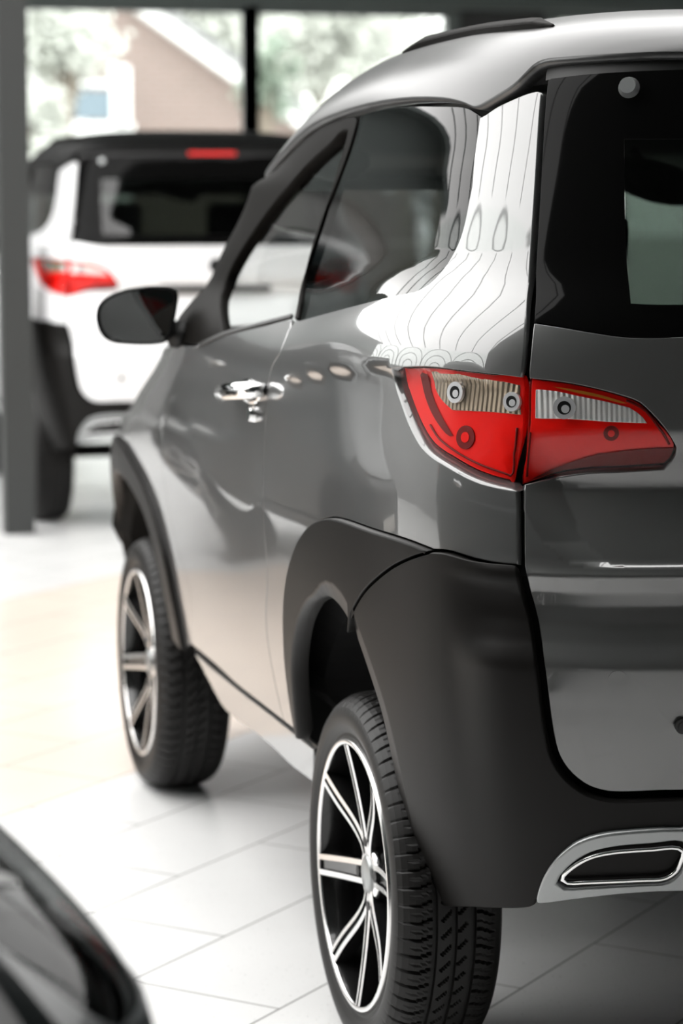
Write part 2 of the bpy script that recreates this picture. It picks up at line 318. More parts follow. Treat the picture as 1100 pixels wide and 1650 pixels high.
# ------------------------------------------------------------------ car body surface: a stack of superellipse plan curves
Y0 = 0.40; NB, NF = 4.5, 5.0
T_TAB = [.20, .30, .43, .55, .70, .85, 1.0, 1.06, 1.10, 1.135, 1.16, 1.20, 1.30, 1.40, 1.50, 1.53, 1.56, 1.60, 1.68, 1.80, 1.95, 2.10, 2.13]
Z_TAB = [.20, .30, .43, .55, .70, .85, 1.0, 1.06, 1.10, 1.135, 1.16, 1.20, 1.30, 1.40, 1.50, 1.528, 1.553, 1.578, 1.602, 1.619, 1.628, 1.6315, 1.632]
WB_T = [.20, .30, .43, .55, .70, .85, 1.0, 1.06, 1.10, 1.135, 1.16, 1.19, 1.23, 1.30, 2.13]
WB_V = [.628, .660, .690, .712, .733, .748, .748, .744, .735, .712, .686, .645, .58, .45, -1.0]
WG_T = [.20, 1.0, 1.10, 1.20, 1.30, 1.40, 1.50, 1.53, 1.56, 1.60, 1.68, 1.80, 1.95, 2.10, 2.13]
WG_V = [.84, .706, .687, .6675, .6475, .627, .6055, .594, .574, .543, .466, .348, .19, .035, .004]
YR_T = [.20, .36, .5, .7, .85, 1.0, 1.15, 1.22, 1.35, 1.5, 1.53, 1.56, 1.60, 1.68, 1.80, 1.95, 2.10, 2.13]
YR_V = [-.48, -.545, -.585, -.605, -.605, -.596, -.582, -.574, -.560, -.5435, -.540, -.53, -.49, -.38, -.20, .06, .36, .396]
YF_T = [.20, .40, .60, .72, .82, .90, .96, 1.0, 1.04, 1.10, 1.20, 1.35, 1.45, 1.50, 1.53, 1.56, 1.60, 1.68, 1.80, 1.95, 2.10, 2.13]
YF_V = [2.44, 2.54, 2.56, 2.53, 2.36, 2.12, 1.96, 1.87, 1.82, 1.76, 1.66, 1.39, 1.37, 1.27, 1.07, .85, .74, .64, .54, .46, .41, .404]
_tt = np.linspace(.16, 2.16, 2001)
def _pchip(ts, vs, x):
    ts, vs = np.array(ts), np.array(vs); h = np.diff(ts); d = np.diff(vs)/h; m = np.zeros(len(ts)); m[0], m[-1] = d[0], d[-1]
    for i in range(1, len(ts)-1):
        if d[i-1]*d[i] > 0: w1, w2 = 2*h[i]+h[i-1], h[i]+2*h[i-1]; m[i] = (w1+w2)/(w1/d[i-1]+w2/d[i])
    i = np.clip(np.searchsorted(ts, x)-1, 0, len(h)-1); u = np.clip((x-ts[i])/h[i], 0, 1)
    return (2*u**3-3*u**2+1)*vs[i]+(u**3-2*u**2+u)*h[i]*m[i]+(-2*u**3+3*u**2)*vs[i+1]+(u**3-u**2)*h[i]*m[i+1]
def _table(ts, vs):
    v = _pchip(ts, vs, _tt); k = np.exp(-.5*(np.arange(-40, 41)*.001/.013)**2); k /= k.sum()
    return np.convolve(np.pad(v, 40, mode='edge'), k, 'valid')
_Z, _WBT, _WG, _YR, _YF = _table(T_TAB, Z_TAB), _table(WB_T, WB_V), _table(WG_T, WG_V), _table(YR_T, YR_V), _table(YF_T, YF_V)
def ss(x):
    x = np.clip(x, 0, 1); return x*x*(3-2*x)
def _plan(al, wd, br, bf, nf=7.0):
    u, v = np.cos(al), np.sin(al); n = np.where(v < 0, NB, nf); b = np.where(v < 0, br, bf)
    au, av = np.abs(u)+1e-12, np.abs(v)+1e-12; rho = (au**n+av**n)**(1/n); x = wd*u/rho; yy = v/rho
    nx = np.sign(u)*(au/rho)**(n-1)/wd; ny = np.sign(v)*(av/rho)**(n-1)/b
    L = np.sqrt(nx*nx+ny*ny); return x, Y0+b*yy, nx/L, ny/L
_al = np.linspace(PI/2, 3*PI/2, 4001)
_x, _y, _, _ = _plan(_al, .748, Y0+.605, 2.0)
_s = np.concatenate([[0], np.cumsum(np.hypot(np.diff(_x), np.diff(_y)))]); S_END = _s[-1]
def belt_shift(s):
    y = np.interp(s, _s, _y); return .055*ss((.38-y)/.66)
def surf(s, t):
    s = np.asarray(s, float); t = np.asarray(t, float)
    al = np.interp(s, _s, _al); dl = belt_shift(s)*ss((t-.70)/.25)
    wb = np.interp(t-dl, _tt, _WBT); wg = np.interp(t, _tt, _WG); kk = .014; dw = np.clip((wb-wg)/kk, -30, 30)
    wd = np.where(t < 1.0, np.minimum(wb, .76), wg+kk*np.log1p(np.exp(dw))); z = np.interp(t, _tt, _Z); br = Y0-np.interp(t, _tt, _YR); bf = np.interp(t, _tt, _YF)-Y0
    x, y, nx, ny = _plan(al, wd, br, bf, 6.4-1.4*ss((t-.90)/.16))
    d = features(x, y, t, nx, ny, s)
    z = z-.085*np.clip((y-.12)/.75, 0, 1.2)**1.7*ss((t-1.36)/.16)
    return np.stack([x+nx*d, y+ny*d, z], -1)
HT = [.20, .45, .55, .66, .706, .716, .722, .730, .75, .775, .80, .82, .834, .840, .845, .850, .862, 1.2]
HV = [.0, .004, .008, .0130, .0165, .0172, .0166, .0138, .0040, -.0040, -.0062, -.0040, .0030, .0066, .0066, .0030, .0, .0]
_H = None
def features(x, y, t, nx, ny, s):
    global _H
    if _H is None:
        v = np.interp(_tt, HT, HV); k = np.exp(-.5*(np.arange(-15, 16)*.001/.0022)**2); k /= k.sum()
        _H = np.convolve(np.pad(v, 15, mode='edge'), k, 'valid')
    side = ss((np.abs(nx)-.55)/.3)*(y < 1.9)
    zc = 1.15+belt_shift(s)-.094
    d = -side*.010*ss((.42-y)/.35)*ss((zc-t)/.012)*(1-ss((zc-.03-t)/.16))
    zl = .955-(y-.40)*.05
    d = d+side*.013*ss((y-.42)/.45)*ss((zl-t)/.022)*(1-ss((zl-.03-t)/.22))*(1-ss((y-1.75)/.3))
    rear = ss((np.abs(ny)-.45)/.25)*(y < 0)
    d = d+rear*np.interp(t, _tt, _H)
    ax = np.abs(x); xl = np.interp(t, [.855, .862, .888, .933, .973, 1.05], [.515, .540, .572, .592, .607, .63])
    ramp = lambda q: np.clip(q, 0, 1)-.10*np.sin(2*PI*np.clip(q, 0, 1))/(2*PI)*0
    lic = ramp((xl-ax)/.050)*ramp((t-.852)/.004)*(.10+.90*np.clip((t-.852)/.10, 0, 1))*(1-ss((t-.955)/.09))
    return d-rear*.040*lic
def surf_n(s, t, f=None, e=4e-4):
    f = f or surf
    ps = f(s+e, t)-f(s-e, t); pt = f(s, t+e)-f(s, t-e)
    n = np.cross(pt, ps); n /= np.linalg.norm(n, axis=-1, keepdims=True)+1e-12
    return n, ps/(2*e), pt/(2*e)
# orientation: make the normal point outwards
_n, _, _ = surf_n(np.array([S_END*.6]), np.array([.8])); NSGN = 1.0 if _n[0, 0] < 0 else -1.0

def proj(P):
    f = np.array([math.sin(YAW)*math.cos(PIT), math.cos(YAW)*math.cos(PIT), -math.sin(PIT)]); r = np.array([math.cos(YAW), -math.sin(YAW), 0]); u = np.cross(r, f)
    d = P-CAM; z = d @ f; return np.stack([550+FPX*(d @ r)/z, 825-FPX*(d @ u)/z], -1)
_gs, _gt = np.meshgrid(np.arange(.02, S_END, .02), np.arange(.2, 1.64, .01), indexing='ij'); _gs, _gt = _gs.ravel(), _gt.ravel()
_gP = surf(_gs, _gt); _gN = surf_n(_gs, _gt)[0]*NSGN; _ok = ((CAM-_gP)*_gN).sum(-1) > 0
_gs, _gt = _gs[_ok], _gt[_ok]; _gp = proj(_gP[_ok]); _gd = np.linalg.norm(_gP[_ok]-CAM, axis=1)
def trace(uv):   # place an outline point of the photographed car on the body surface
    uv = np.asarray(uv, float); d2 = ((_gp-uv)**2).sum(-1); near = np.where(d2 < (math.sqrt(d2.min())+9)**2)[0]; near = near[_gd[near] < _gd[near].min()+.25]; i = int(near[d2[near].argmin()]); s, t = _gs[i], _gt[i]; best = (d2[i], s, t)
    for _ in range(14):
        q = np.array([[s, t], [s+1e-4, t], [s, t+1e-4]]); p = proj(surf(q[:, 0], q[:, 1])); r = uv-p[0]
        if (r @ r) < best[0]: best = (r @ r, s, t)
        J = np.stack([(p[1]-p[0])/1e-4, (p[2]-p[0])/1e-4], 1)
        try: st = np.linalg.solve(J.T @ J+np.eye(2)*40, J.T @ r)
        except Exception: break
        st = np.clip(st, -.03, .03); s += st[0]; t += st[1]
    if best[0] > 4: print('TRACE miss', uv, math.sqrt(best[0]), best[1:])
    return best[1], best[2]
def s_of_y(y, t):   # side
    g = np.linspace(.05, S_END*.93, 1500); p = surf(g, np.full_like(g, t))[:, 1]; return float(np.interp(-y, -p, g))
def s_of_x(x, t, front=False):   # rear (or front) by lateral distance
    g = np.linspace(S_END*.6, S_END, 900) if not front else np.linspace(0, S_END*.45, 900)
    p = surf(g, np.full_like(g, t))[:, 0]
    return float(np.interp(x, p, g)) if not front else float(np.interp(-x, -p, g)) if p[0] > p[-1] else float(np.interp(x, p, g))
def pt(p):
    if p[0] == 'yz': return (s_of_y(p[1], p[2]), p[2])
    if p[0] == 'xz': return (s_of_x(p[1], p[2]), p[2])
    if p[0] == 'fxz': return (s_of_x(p[1], p[2], True), p[2])
    if p[0] == 'st': return (p[1], p[2])
    return trace(p)
def px_dense(pts, step=14):
    a = np.array(pts, float)
    if len(a) < 3: n = max(2, int(np.linalg.norm(a[1]-a[0])/step)+1); f = np.linspace(0, 1, n)[:, None]; return a[0]*(1-f)+a[1]*f
    ext = np.vstack([2*a[0]-a[1], a, 2*a[-1]-a[-2]]); out = []
    for i in range(1, len(ext)-2):
        p0, p1, p2, p3 = ext[i-1:i+3]; n = max(1, int(np.linalg.norm(p2-p1)/step)); k0, k1, k2 = (max(1e-6, np.linalg.norm(v))**.5 for v in (p1-p0, p2-p1, p3-p2))
        m1 = (p1-p0)/k0-(p2-p0)/(k0+k1)+(p2-p1)/k1; m2 = (p2-p1)/k1-(p3-p1)/(k1+k2)+(p3-p2)/k2; m1, m2 = m1*k1, m2*k1
        for f in np.arange(n)/n: out.append((2*f**3-3*f**2+1)*p1+(f**3-2*f**2+f)*m1+(-2*f**3+3*f**2)*p2+(f**3-f**2)*m2)
    return np.vstack(out+[a[-1]])
def curve(pts, smooth=True, h=.010):
    if smooth and all(not isinstance(p[0], str) for p in pts): pts = [tuple(q) for q in px_dense(pts)]
    a = np.array([pt(p) for p in pts])
    if len(a) < 3 or not smooth: dense = a
    else:
        ext = np.vstack([2*a[0]-a[1], a, 2*a[-1]-a[-2]]); out = []
        for i in range(1, len(ext)-2):
            p0, p1, p2, p3 = ext[i-1:i+3]
            tk = [0]
            for q0, q1 in ((p0, p1), (p1, p2), (p2, p3)): tk.append(tk[-1]+max(1e-6, np.linalg.norm(q1-q0))**.5)
            for tt in np.linspace(tk[1], tk[2], 12, endpoint=False):
                A1 = (tk[1]-tt)/(tk[1]-tk[0])*p0+(tt-tk[0])/(tk[1]-tk[0])*p1; A2 = (tk[2]-tt)/(tk[2]-tk[1])*p1+(tt-tk[1])/(tk[2]-tk[1])*p2
                A3 = (tk[3]-tt)/(tk[3]-tk[2])*p2+(tt-tk[2])/(tk[3]-tk[2])*p3
                B1 = (tk[2]-tt)/(tk[2]-tk[0])*A1+(tt-tk[0])/(tk[2]-tk[0])*A2; B2 = (tk[3]-tt)/(tk[3]-tk[1])*A2+(tt-tk[1])/(tk[3]-tk[1])*A3
                out.append((tk[2]-tt)/(tk[2]-tk[1])*B1+(tt-tk[1])/(tk[2]-tk[1])*B2)
        out.append(ext[-2]); dense = np.array(out)
    L = np.concatenate([[0], np.cumsum(np.linalg.norm(np.diff(dense, axis=0), axis=1))]); n = max(2, int(round(L[-1]/h))+1)
    q = np.linspace(0, L[-1], n); return np.stack([np.interp(q, L, dense[:, 0]), np.interp(q, L, dense[:, 1])], 1)
def inside(P, poly):
    x, y = P[:, 0], P[:, 1]; r = np.zeros(len(P), bool); a = poly; b = np.roll(poly, -1, 0)
    for (x0, y0), (x1, y1) in zip(a, b):
        c = (y0 > y) != (y1 > y)
        if c.any(): r ^= c & (x < (x1-x0)*(y-y0)/((y1-y0)+1e-15)+x0)
    return r
RINGS = {  # edge treatments: inset of the skin, then (outward, inward) steps
    'd': (.0040, [(.0012, .0006), (.0020, .0022), (.0020, .016)]),          # shut line
    'g': (.0015, [(.0006, .0004), (.0010, .0015), (.0010, .006)]),          # tight joint
    'A': (.0130, [(.0030, .0006), (.0065, .0026), (.0100, .0075), (.0120, .0150), (.0130, .028)]),   # wheel arch lip
    'B': (.0520, [(.0050, .0003), (.0110, .0016), (.0460, .0105), (.0490, .0135), (.0515, .022), (.0520, .045)]),
    'A1': (.0210, [(.0034, .0005), (.0078, .0022), (.0178, .0078), (.0200, .0120), (.0208, .018), (.0210, .032)]),
    'A3': (.0400, [(.0045, .0004), (.0100, .0018), (.0350, .0092), (.0380, .0122), (.0397, .020), (.0400, .040)]),
    'A2': (.0300, [(.0040, .0004), (.0090, .0020), (.0250, .0080), (.0280, .0110), (.0298, .018), (.0300, .036)]),   # broad bumper lip at the wheel
    'h': (.0072, [(.0012, .0006), (.0020, .0022), (.0020, .016)]),          # tailgate gap
    'k': (.0110, [(.0020, .0010), (.0034, .0040), (.0034, .018)]),          # sill gap
    'F': (.0060, [(.0020, .0008), (.0038, .0030), (.0044, .0070), (.0044, .022)]),  # raised plastic edge
    'L': (.0160, [(.0030, .0006), (.0060, .0026), (.0145, .0125), (.0150, .024)]),  # lamp recess chamfer
    'N': (.0, []),
}
def _mix(a, b, f): return a*(1-f)+b*f
_A6 = RINGS['A'][1]+[RINGS['A'][1][-1]]
for _i in range(13):
    _f = ss(_i/12.0); RINGS['V%d' % _i] = (_mix(RINGS['A'][0], RINGS['B'][0], _f), [(_mix(a[0], b[0], _f), _mix(a[1], b[1], _f)) for a, b in zip(_A6, RINGS['B'][1])])
def build_panel(name, segs, m, parent, off=0.0, mirror=True, weld=False, spacing=.018, holes=(), back=None):
    P, ty = [], []
    for pts, k in segs:
        for q in pts[:-1]: P.append(q); ty.append(k)
    P = np.array(P); keep = np.linalg.norm(P-np.roll(P, 1, 0), axis=1) > 1e-4; P = P[keep]; ty = [a for a, b in zip(ty, keep) if b]
    area = .5*np.sum(P[:, 0]*np.roll(P[:, 1], -1)-np.roll(P[:, 0], -1)*P[:, 1])
    if area < 0: P = P[::-1].copy(); ty = [ty[(len(ty)-2-i) % len(ty)] for i in range(len(ty))]
    loops = [(P, ty)]
    for hp, k in holes:
        H = np.array(hp[:-1] if np.allclose(hp[0], hp[-1]) else hp); a = .5*np.sum(H[:, 0]*np.roll(H[:, 1], -1)-np.roll(H[:, 0], -1)*H[:, 1])
        if a > 0: H = H[::-1].copy()
        loops.append((H, [k]*len(H)))
    V2, ED, OUT, TY, loopidx = [], [], [], [], []
    for Q, tk in loops:
        n = len(Q); e = np.roll(Q, -1, 0)-Q; e /= np.linalg.norm(e, axis=1, keepdims=True)+1e-12; on = np.stack([e[:, 1], -e[:, 0]], 1)   # outward of each edge
        base = len(V2)
        for i in range(n):
            k0, k1 = tk[i-1], tk[i]; o0, o1 = on[i-1], on[i]; i0, i1 = RINGS[k0][0], RINGS[k1][0]
            det = o0[0]*o1[1]-o0[1]*o1[0]
            if abs(det) > .12: off2 = -np.linalg.solve(np.array([o0, o1]), np.array([i0, i1]))
            else:
                mm = o0+o1; mm /= np.linalg.norm(mm)+1e-12; off2 = -mm*((i0+i1)/2)
            L = np.linalg.norm(off2); mx = max(i0, i1)*1.8+1e-9
            if L > mx: off2 *= mx/L
            V2.append(Q[i]+off2); 
            if k0 == 'N' and k1 == 'N': od = np.zeros(2)
            else:
                od = o0*(k0 != 'N')+o1*(k1 != 'N'); od /= np.linalg.norm(od)+1e-12
            OUT.append(od); TY.append((k0, k1)); ED.append((base+i, base+(i+1) % n))
        loopidx.append((base, n))
    poly = np.array(V2[:loopidx[0][1]]); lo, hi = poly.min(0), poly.max(0)
    gx = np.arange(lo[0]+spacing*.4, hi[0], spacing); gy = np.arange(lo[1]+spacing*.4, hi[1], spacing*.87)
    GX, GY = np.meshgrid(gx, gy); GX = GX+(np.arange(len(gy)) % 2)[:, None]*spacing*.5; G = np.stack([GX.ravel(), GY.ravel()], 1)
    def valid(G):
        r = inside(G, poly)
        for b, n in loopidx[1:]: r &= ~inside(G, np.array(V2[b:b+n]))
        return r
    G = G[valid(G)]; B = np.array(V2)
    if len(G):
        d = np.full(len(G), 9.)
        for i in range(0, len(B), 64): d = np.minimum(d, np.linalg.norm(G[:, None]-B[None, i:i+64], axis=2).min(1))
        G = G[d > spacing*.55]
    A2 = np.vstack([B, G]) if len(G) else B
    vs, es, fs, ov, oe, of = delaunay_2d_cdt([Vector(p) for p in A2], ED, [], 0, 1e-7)
    # keep to the source vertices
    remap = [o[0] if o else -1 for o in ov]; extra = {}
    A2 = list(map(tuple, A2))
    for i, r_ in enumerate(remap):
        if r_ < 0: remap[i] = len(A2); A2.append(tuple(vs[i])); OUT_len = 0
    A2 = np.array(A2); tri = [[remap[i] for i in f] for f in fs]; cen = np.array([A2[t_].mean(0) for t_ in tri])
    ok = valid(cen); tri = [t_ for t_, k in zip(tri, ok) if k]
    s, t = A2[:, 0], A2[:, 1]
    if callable(off):
        def q(s_, t_):
            b = surf(s_, t_); n_ = surf_n(s_, t_)[0]*NSGN; return b+n_*off(s_, t_)[..., None]
        N, Ps, Pt = surf_n(s, t, q); N = N*NSGN; X = q(s, t)
    else:
        N, Ps, Pt = surf_n(s, t); N = N*NSGN; X = surf(s, t)+N*off
    co = [tuple(p) for p in X]; no = [tuple(p) for p in N]; faces = []
    for a in tri:
        p = A2[a]; ar = (p[1, 0]-p[0, 0])*(p[2, 1]-p[0, 1])-(p[2, 0]-p[0, 0])*(p[1, 1]-p[0, 1])
        if abs(ar) < 1e-12: continue
        faces.append(tuple(a))
    nskin = len(faces)
    seam = lambda i: 'N' in TY[i]
    for b, n in loopidx:
        K = max(len(RINGS[k][1]) for k in set(x for i in range(b, b+n) for x in TY[i]))
        if K == 0: continue
        prev = list(range(b, b+n))
        M3 = [None]*n
        for j in range(n):
            i = b+j; o = OUT[i]; v = Ps[i]*o[0]/max(1e-6, np.linalg.norm(Ps[i]))+Pt[i]*o[1]/max(1e-6, np.linalg.norm(Pt[i])); v = v-N[i]*(v @ N[i]); L = np.linalg.norm(v); M3[j] = v/L if L > 1e-6 else np.zeros(3)
        for k in range(K):
            cur = []
            for j in range(n):
                i = b+j; vals = []
                for tk in TY[i]:
                    rg = RINGS[tk][1]
                    if rg: vals.append(rg[min(int((k+1)*len(rg)/K+.999)-1, len(rg)-1)])
                if not vals: cur.append(prev[j]); continue
                a = sum(v[0] for v in vals)/len(vals); d_ = sum(v[1] for v in vals)/len(vals)
                p = X[i]+M3[j]*a-N[i]*d_
                if seam(i): p[0] = X[i][0]
                fr = (k+1)/K; nn = N[i]*(1-fr)+M3[j]*min(1, fr*1.4); nn /= np.linalg.norm(nn)+1e-9
                cur.append(len(co)); co.append(tuple(p)); no.append(tuple(nn))
            for j in range(n):
                j2 = (j+1) % n; i = b+j
                if TY[i][1] == 'N': continue
                f = [prev[j], prev[j2], cur[j2], cur[j]]; f = [v for q_, v in enumerate(f) if v not in f[:q_]]
                if len(f) > 2: faces.append(tuple(f))
            prev = cur
    # consistent winding: skin normals outward
    co = np.array(co); no = np.array(no); fx = []
    for f in faces:
        a, b_, c = co[f[0]], co[f[1]], co[f[2]]; g = np.cross(b_-a, c-a)
        fx.append(f if g @ (no[f[0]]+no[f[1]]+no[f[2]]) >= 0 else f[::-1])
    objs = []
    def make(co_, no_, fx_, nm):
        me = bpy.data.meshes.new(nm); me.from_pydata([tuple(p) for p in co_], [], fx_); me.polygons.foreach_set('use_smooth', [True]*len(me.polygons))
        me.update(); me.normals_split_custom_set_from_vertices([tuple(p) for p in no_]); return link(nm, me, m, parent)
    if weld:
        co2 = co*np.array([-1, 1, 1]); no2 = no*np.array([-1, 1, 1]); n = len(co); idx = np.arange(n)+n
        seamv = np.abs(co[:, 0]) < 2e-3; co[seamv, 0] = 0; idx[seamv] = np.arange(n)[seamv]; no[seamv, 0] = 0
        f2 = [tuple(int(idx[v]) for v in f[::-1]) for f in fx]
        objs.append(make(np.vstack([co, co2]), np.vstack([no, no2]), fx+f2, name))
    else:
        objs.append(make(co, no, fx, name))
        if mirror: objs.append(make(co*np.array([-1, 1, 1]), no*np.array([-1, 1, 1]), [f[::-1] for f in fx], name))
    return objs

# ------------------------------------------------------------------ the grey car
WB = 1.884; WX = .70; TR = .29
def R_(c): return c[::-1]
grey_car = thing('car', 'grey metallic compact crossover car with black plastic arches, seen from its rear corner on the pale tiles', 'car')
car = grey_car
# --- outline curves
HS_up = curve([(877, 133), (873, 180), (866, 300), (858, 430), (853, 519)])
HS_lo1 = curve([(853, 519), (848, 580), (845, 609)])
HS_lamp = curve([(845, 609), (843, 690), (838, 779)])
HS_lo2 = curve([(838, 779), (838.5, 850), (839, 912)])
HB = curve([(839, 912), (846, 945), (860, 995), (873, 1090), (883, 1167), (895, 1218), (916, 1249), (945, 1271), (978, 1281), (1012, 1282), (1060, 1280)])
DS = curve([(478, 514), (467, 528), (452, 565), (440, 585), (433, 610), (430, 640), (427, 690), (424, 740), (423, 790), (424, 840), (427, 877), (430, 914), (430, 945), (428, 985), (430, 1025), (436, 1065), (448, 1125), (459, 1170)])
SG = curve([(459, 1170), (472, 1180), (486, 1191)])
TRf = curve([(486, 1191), (475, 1127), (467, 1059), (465, 991), (467, 950), (472.7, 914.5), (481, 887), (492, 863), (505.5, 846), (522, 836), (538, 833), (554.5, 835.5), (603, 852), (658, 869.5), (703, 887)])
BT = curve([(703, 887), (723, 889), (759, 900), (795, 908), (839, 912)])
TB = curve([(703, 888), (677, 895.5), (644.5, 910.5), (617, 931), (595.5, 953), (582, 974.5), (573.6, 993)])
OPf1 = curve([(490, 1186), (484, 1120), (482, 1073), (486, 1030), (494.5, 996), (507, 974), (524, 964)]); OPx = curve([(524, 964), (535, 965), (549, 979), (562, 1000), (572, 1022)]); OPx = np.vstack([OPf1[-6:-1], OPx]); OPf1 = OPf1[:-5]; nx_ = len(OPx)-1; OPv = [(R_(OPx[int(nx_*i/13):int(nx_*(i+1)/13)+1]), 'V%d' % i) for i in range(13)]; OPf = np.vstack([OPf1, OPx[1:]])
OPb = curve([(572, 1022), (598, 1100), (614.5, 1154), (640, 1270), (660, 1365), (677, 1446)])
CT = curve([(776, 187), (800, 170), (825, 158), (850, 148), (873, 143)])
QWa = curve([(692, 457), (707, 442), (725, 417), (740, 387), (747.5, 362), (755, 325), (760, 300), (763, 260), (767.5, 225), (773, 187)])
QWb = curve([(480, 517), (530, 503), (592, 486.5), (637, 475.5), (675, 467), (692, 457)])
LMs = curve([(838, 778), (800, 770), (762, 757), (725, 737), (692, 715), (670, 682), (650, 632), (639, 592)])
LMt = curve([(639, 592), (687, 591), (750, 598), (800, 603.5), (845, 609)])
LHt = curve([(846, 609), (900, 615), (950, 624), (1000, 637), (1030, 648), (1050, 666), (1075, 696), (1089, 722)])
LHe = curve([(1089, 722), (1086, 738), (1072, 754)])
LHb = curve([(1072, 754), (1000, 758), (950, 760), (900, 766), (862, 774), (842, 779)])
WLo = curve([(853, 519), (901, 526.5), (949, 535), (1006, 543), (1050, 544.5), (1098, 543)])
def end_flat(c): return np.array([c[-1], [S_END, c[-1][1]]])
def flat_to_center(c): n = 30; return np.stack([np.linspace(c[-1][0], S_END, n), np.full(n, c[-1][1])], 1)
WLc = flat_to_center(WLo); HBc = flat_to_center(HB)
def seam_line(t0, t1, s=None): n = 30; return np.stack([np.full(n, S_END if s is None else s), np.linspace(t0, t1, n)], 1)

pn = lambda *a, **k: build_panel(*a, **k)
pn('quarter_panel', [(DS, 'd'), (SG, 'k'), (TRf, 'g'), (BT, 'd'), (R_(HS_lo2), 'h'), (LMs, 'L'), (LMt, 'g'), (R_(HS_lo1), 'h'), (R_(HS_up), 'h'), (R_(CT), 'd'), (R_(QWa), 'g'), (R_(QWb), 'g')], M['paint'], car)
# --- tailgate
gate = pn('tailgate', [(HS_lo1, 'h'), (LHt, 'g'), (LHe, 'g'), (LHb, 'd'), (HS_lo2, 'h'), (HB, 'h'), (HBc, 'h'), (seam_line(HBc[-1][1], WLc[-1][1]), 'N'), (R_(WLc), 'g'), (R_(WLo), 'g')], M['paint'], car, weld=True, spacing=.0055)[0]
# rear screen: black printed border and tinted pane
GT = curve([(879, 127), (925, 121), (975, 116.5), (1040, 113), (1098, 111)]); GTc = flat_to_center(GT)
FRa = curve([(1016, 489), (1008, 400), (1006, 300), (1005, 224)], True); FRb = curve([(1005, 224), (1050, 224), (1095, 224)]); FRc = curve([(1016, 489), (1050, 491), (1095, 491)])
FBc, FCc = flat_to_center(FRb), flat_to_center(FRc)
pn('tailgate_window_border', [(HS_up, 'h'), (WLo, 'g'), (WLc, 'g'), (seam_line(WLc[-1][1], FCc[-1][1]), 'N'), (R_(FCc), 'N'), (R_(FRc), 'N'), (FRa, 'N'), (FRb, 'N'), (FBc, 'N'), (seam_line(FBc[-1][1], GTc[-1][1]), 'N'), (R_(GTc), 'g'), (R_(GT), 'g')], M['gloss_black'], car, weld=True)
pn('tailgate_window', [(FRa, 'N'), (FRb, 'N'), (FBc, 'N'), (seam_line(FBc[-1][1], FCc[-1][1]), 'N'), (R_(FCc), 'N'), (R_(FRc), 'N')], M['glass_rear'], car, off=-.001, weld=True)
# --- plastic: rear arch, bumper
pn('wheel_arch_trim', [(TRf, 'F'), (TB, 'd'), (R_(np.vstack([[TB[-1]], [OPf[-1]]])), 'd'), *OPv[::-1], (R_(OPf1), 'V0'), (np.vstack([[OPf[0]], [TRf[0]]]), 'd')], M['plastic'], car, off=lambda s, t: np.full_like(s, .012))
EXb = curve([(868, 1447), (880, 1447), (920, 1441), (1000, 1431), (1060, 1427)]); EXbc = flat_to_center(EXb)
BB = curve([(677, 1446), (683, 1454), (700, 1458), (760, 1460), (850, 1460), (864, 1456), (868, 1447)])
def bump_off(s, t): return .010+.010*ss((t-.3)/.15)*(1-ss((s-S_END+.72)/.2))*0
pn('bumper', [(BT, 'd'), (HB, 'h'), (HBc, 'h'), (seam_line(HBc[-1][1], EXbc[-1][1]), 'N'), (R_(EXbc), 'F'), (R_(EXb), 'F'), (R_(BB), 'F'), (R_(OPb), 'B'), (np.vstack([[OPf[-1]], [TB[-1]]]), 'd'), (R_(TB), 'd')], M['plastic'], car, off=bump_off, weld=True)
# exhaust style trim
EX = curve([(868, 1446), (871, 1428), (881, 1400), (901, 1371), (931, 1346), (966, 1334), (1010, 1328.5), (1060, 1325)]); EXc = flat_to_center(EX)
SLo = curve([(1009, 1412.5), (940, 1416.5), (913, 1417.5), (904.5, 1411), (909, 1401), (926, 1383), (953, 1365.5), (988, 1356.5), (1054, 1350.5), (1090, 1347.5), (1101, 1354), (1098, 1374), (1088, 1396), (1070, 1408.5), (1040, 1411), (1009, 1412.5)])
trim = pn('exhaust_trim', [(EX, 'F'), (EXc, 'F'), (seam_line(EXc[-1][1], EXbc[-1][1]), 'N'), (R_(EXbc), 'F'), (R_(EXb), 'F')], M['silver'], car, off=.020, weld=True, holes=[(SLo, 'F')], spacing=.01)[0]
def sub(o, parent): o.parent = parent; return o
SL = SLo[:-1]; cS = SL.mean(0)
def ring_tube(name, loop, r, off, m, parent, mirror=True, n=8):
    L = np.array(loop); N_ = surf_n(L[:, 0], L[:, 1])[0]*NSGN; P = surf(L[:, 0], L[:, 1])+N_*off
    tube(name, P, r, m, parent, n, True)
    if mirror: tube(name, P*np.array([-1, 1, 1]), r, m, parent, n, True)
inner = cS+(SL-cS)*np.array([.945, .80])
ring_tube('exhaust_surround', inner, .0034, .017, M['chrome'], trim)
pn('exhaust_opening', [(np.vstack([SLo]), 'N')], M['black'], trim, off=.006)
# --- roof
RE = curve([(470, 241), (492, 219), (520, 199), (560, 182), (597, 171), (635, 163.5), (685, 159), (735, 161), (762, 168), (775, 176)])
RE2 = curve([(775, 176), (795, 166), (815, 154), (838, 140), (856, 122), (874, 105.5), (900, 101.5), (925, 99.5), (1000, 94.5), (1060, 91.5)])
e_s = np.concatenate([RE[:, 0], RE2[1:, 0]]); e_t = np.concatenate([RE[:, 1], RE2[1:, 1]])
s_list = np.concatenate([np.linspace(0, e_s[0]-.03, 50), e_s, np.linspace(e_s[-1]+.01, S_END, 45)])
tf = np.interp(s_list, np.concatenate([[0, e_s[0]-.45], e_s, [S_END]]), np.concatenate([[1.49, 1.49], e_t, [e_t[-1]]]))
k = np.exp(-.5*(np.arange(-3, 4)/1.2)**2); k /= k.sum(); tf = np.convolve(np.pad(tf, 3, mode='edge'), k, 'valid')
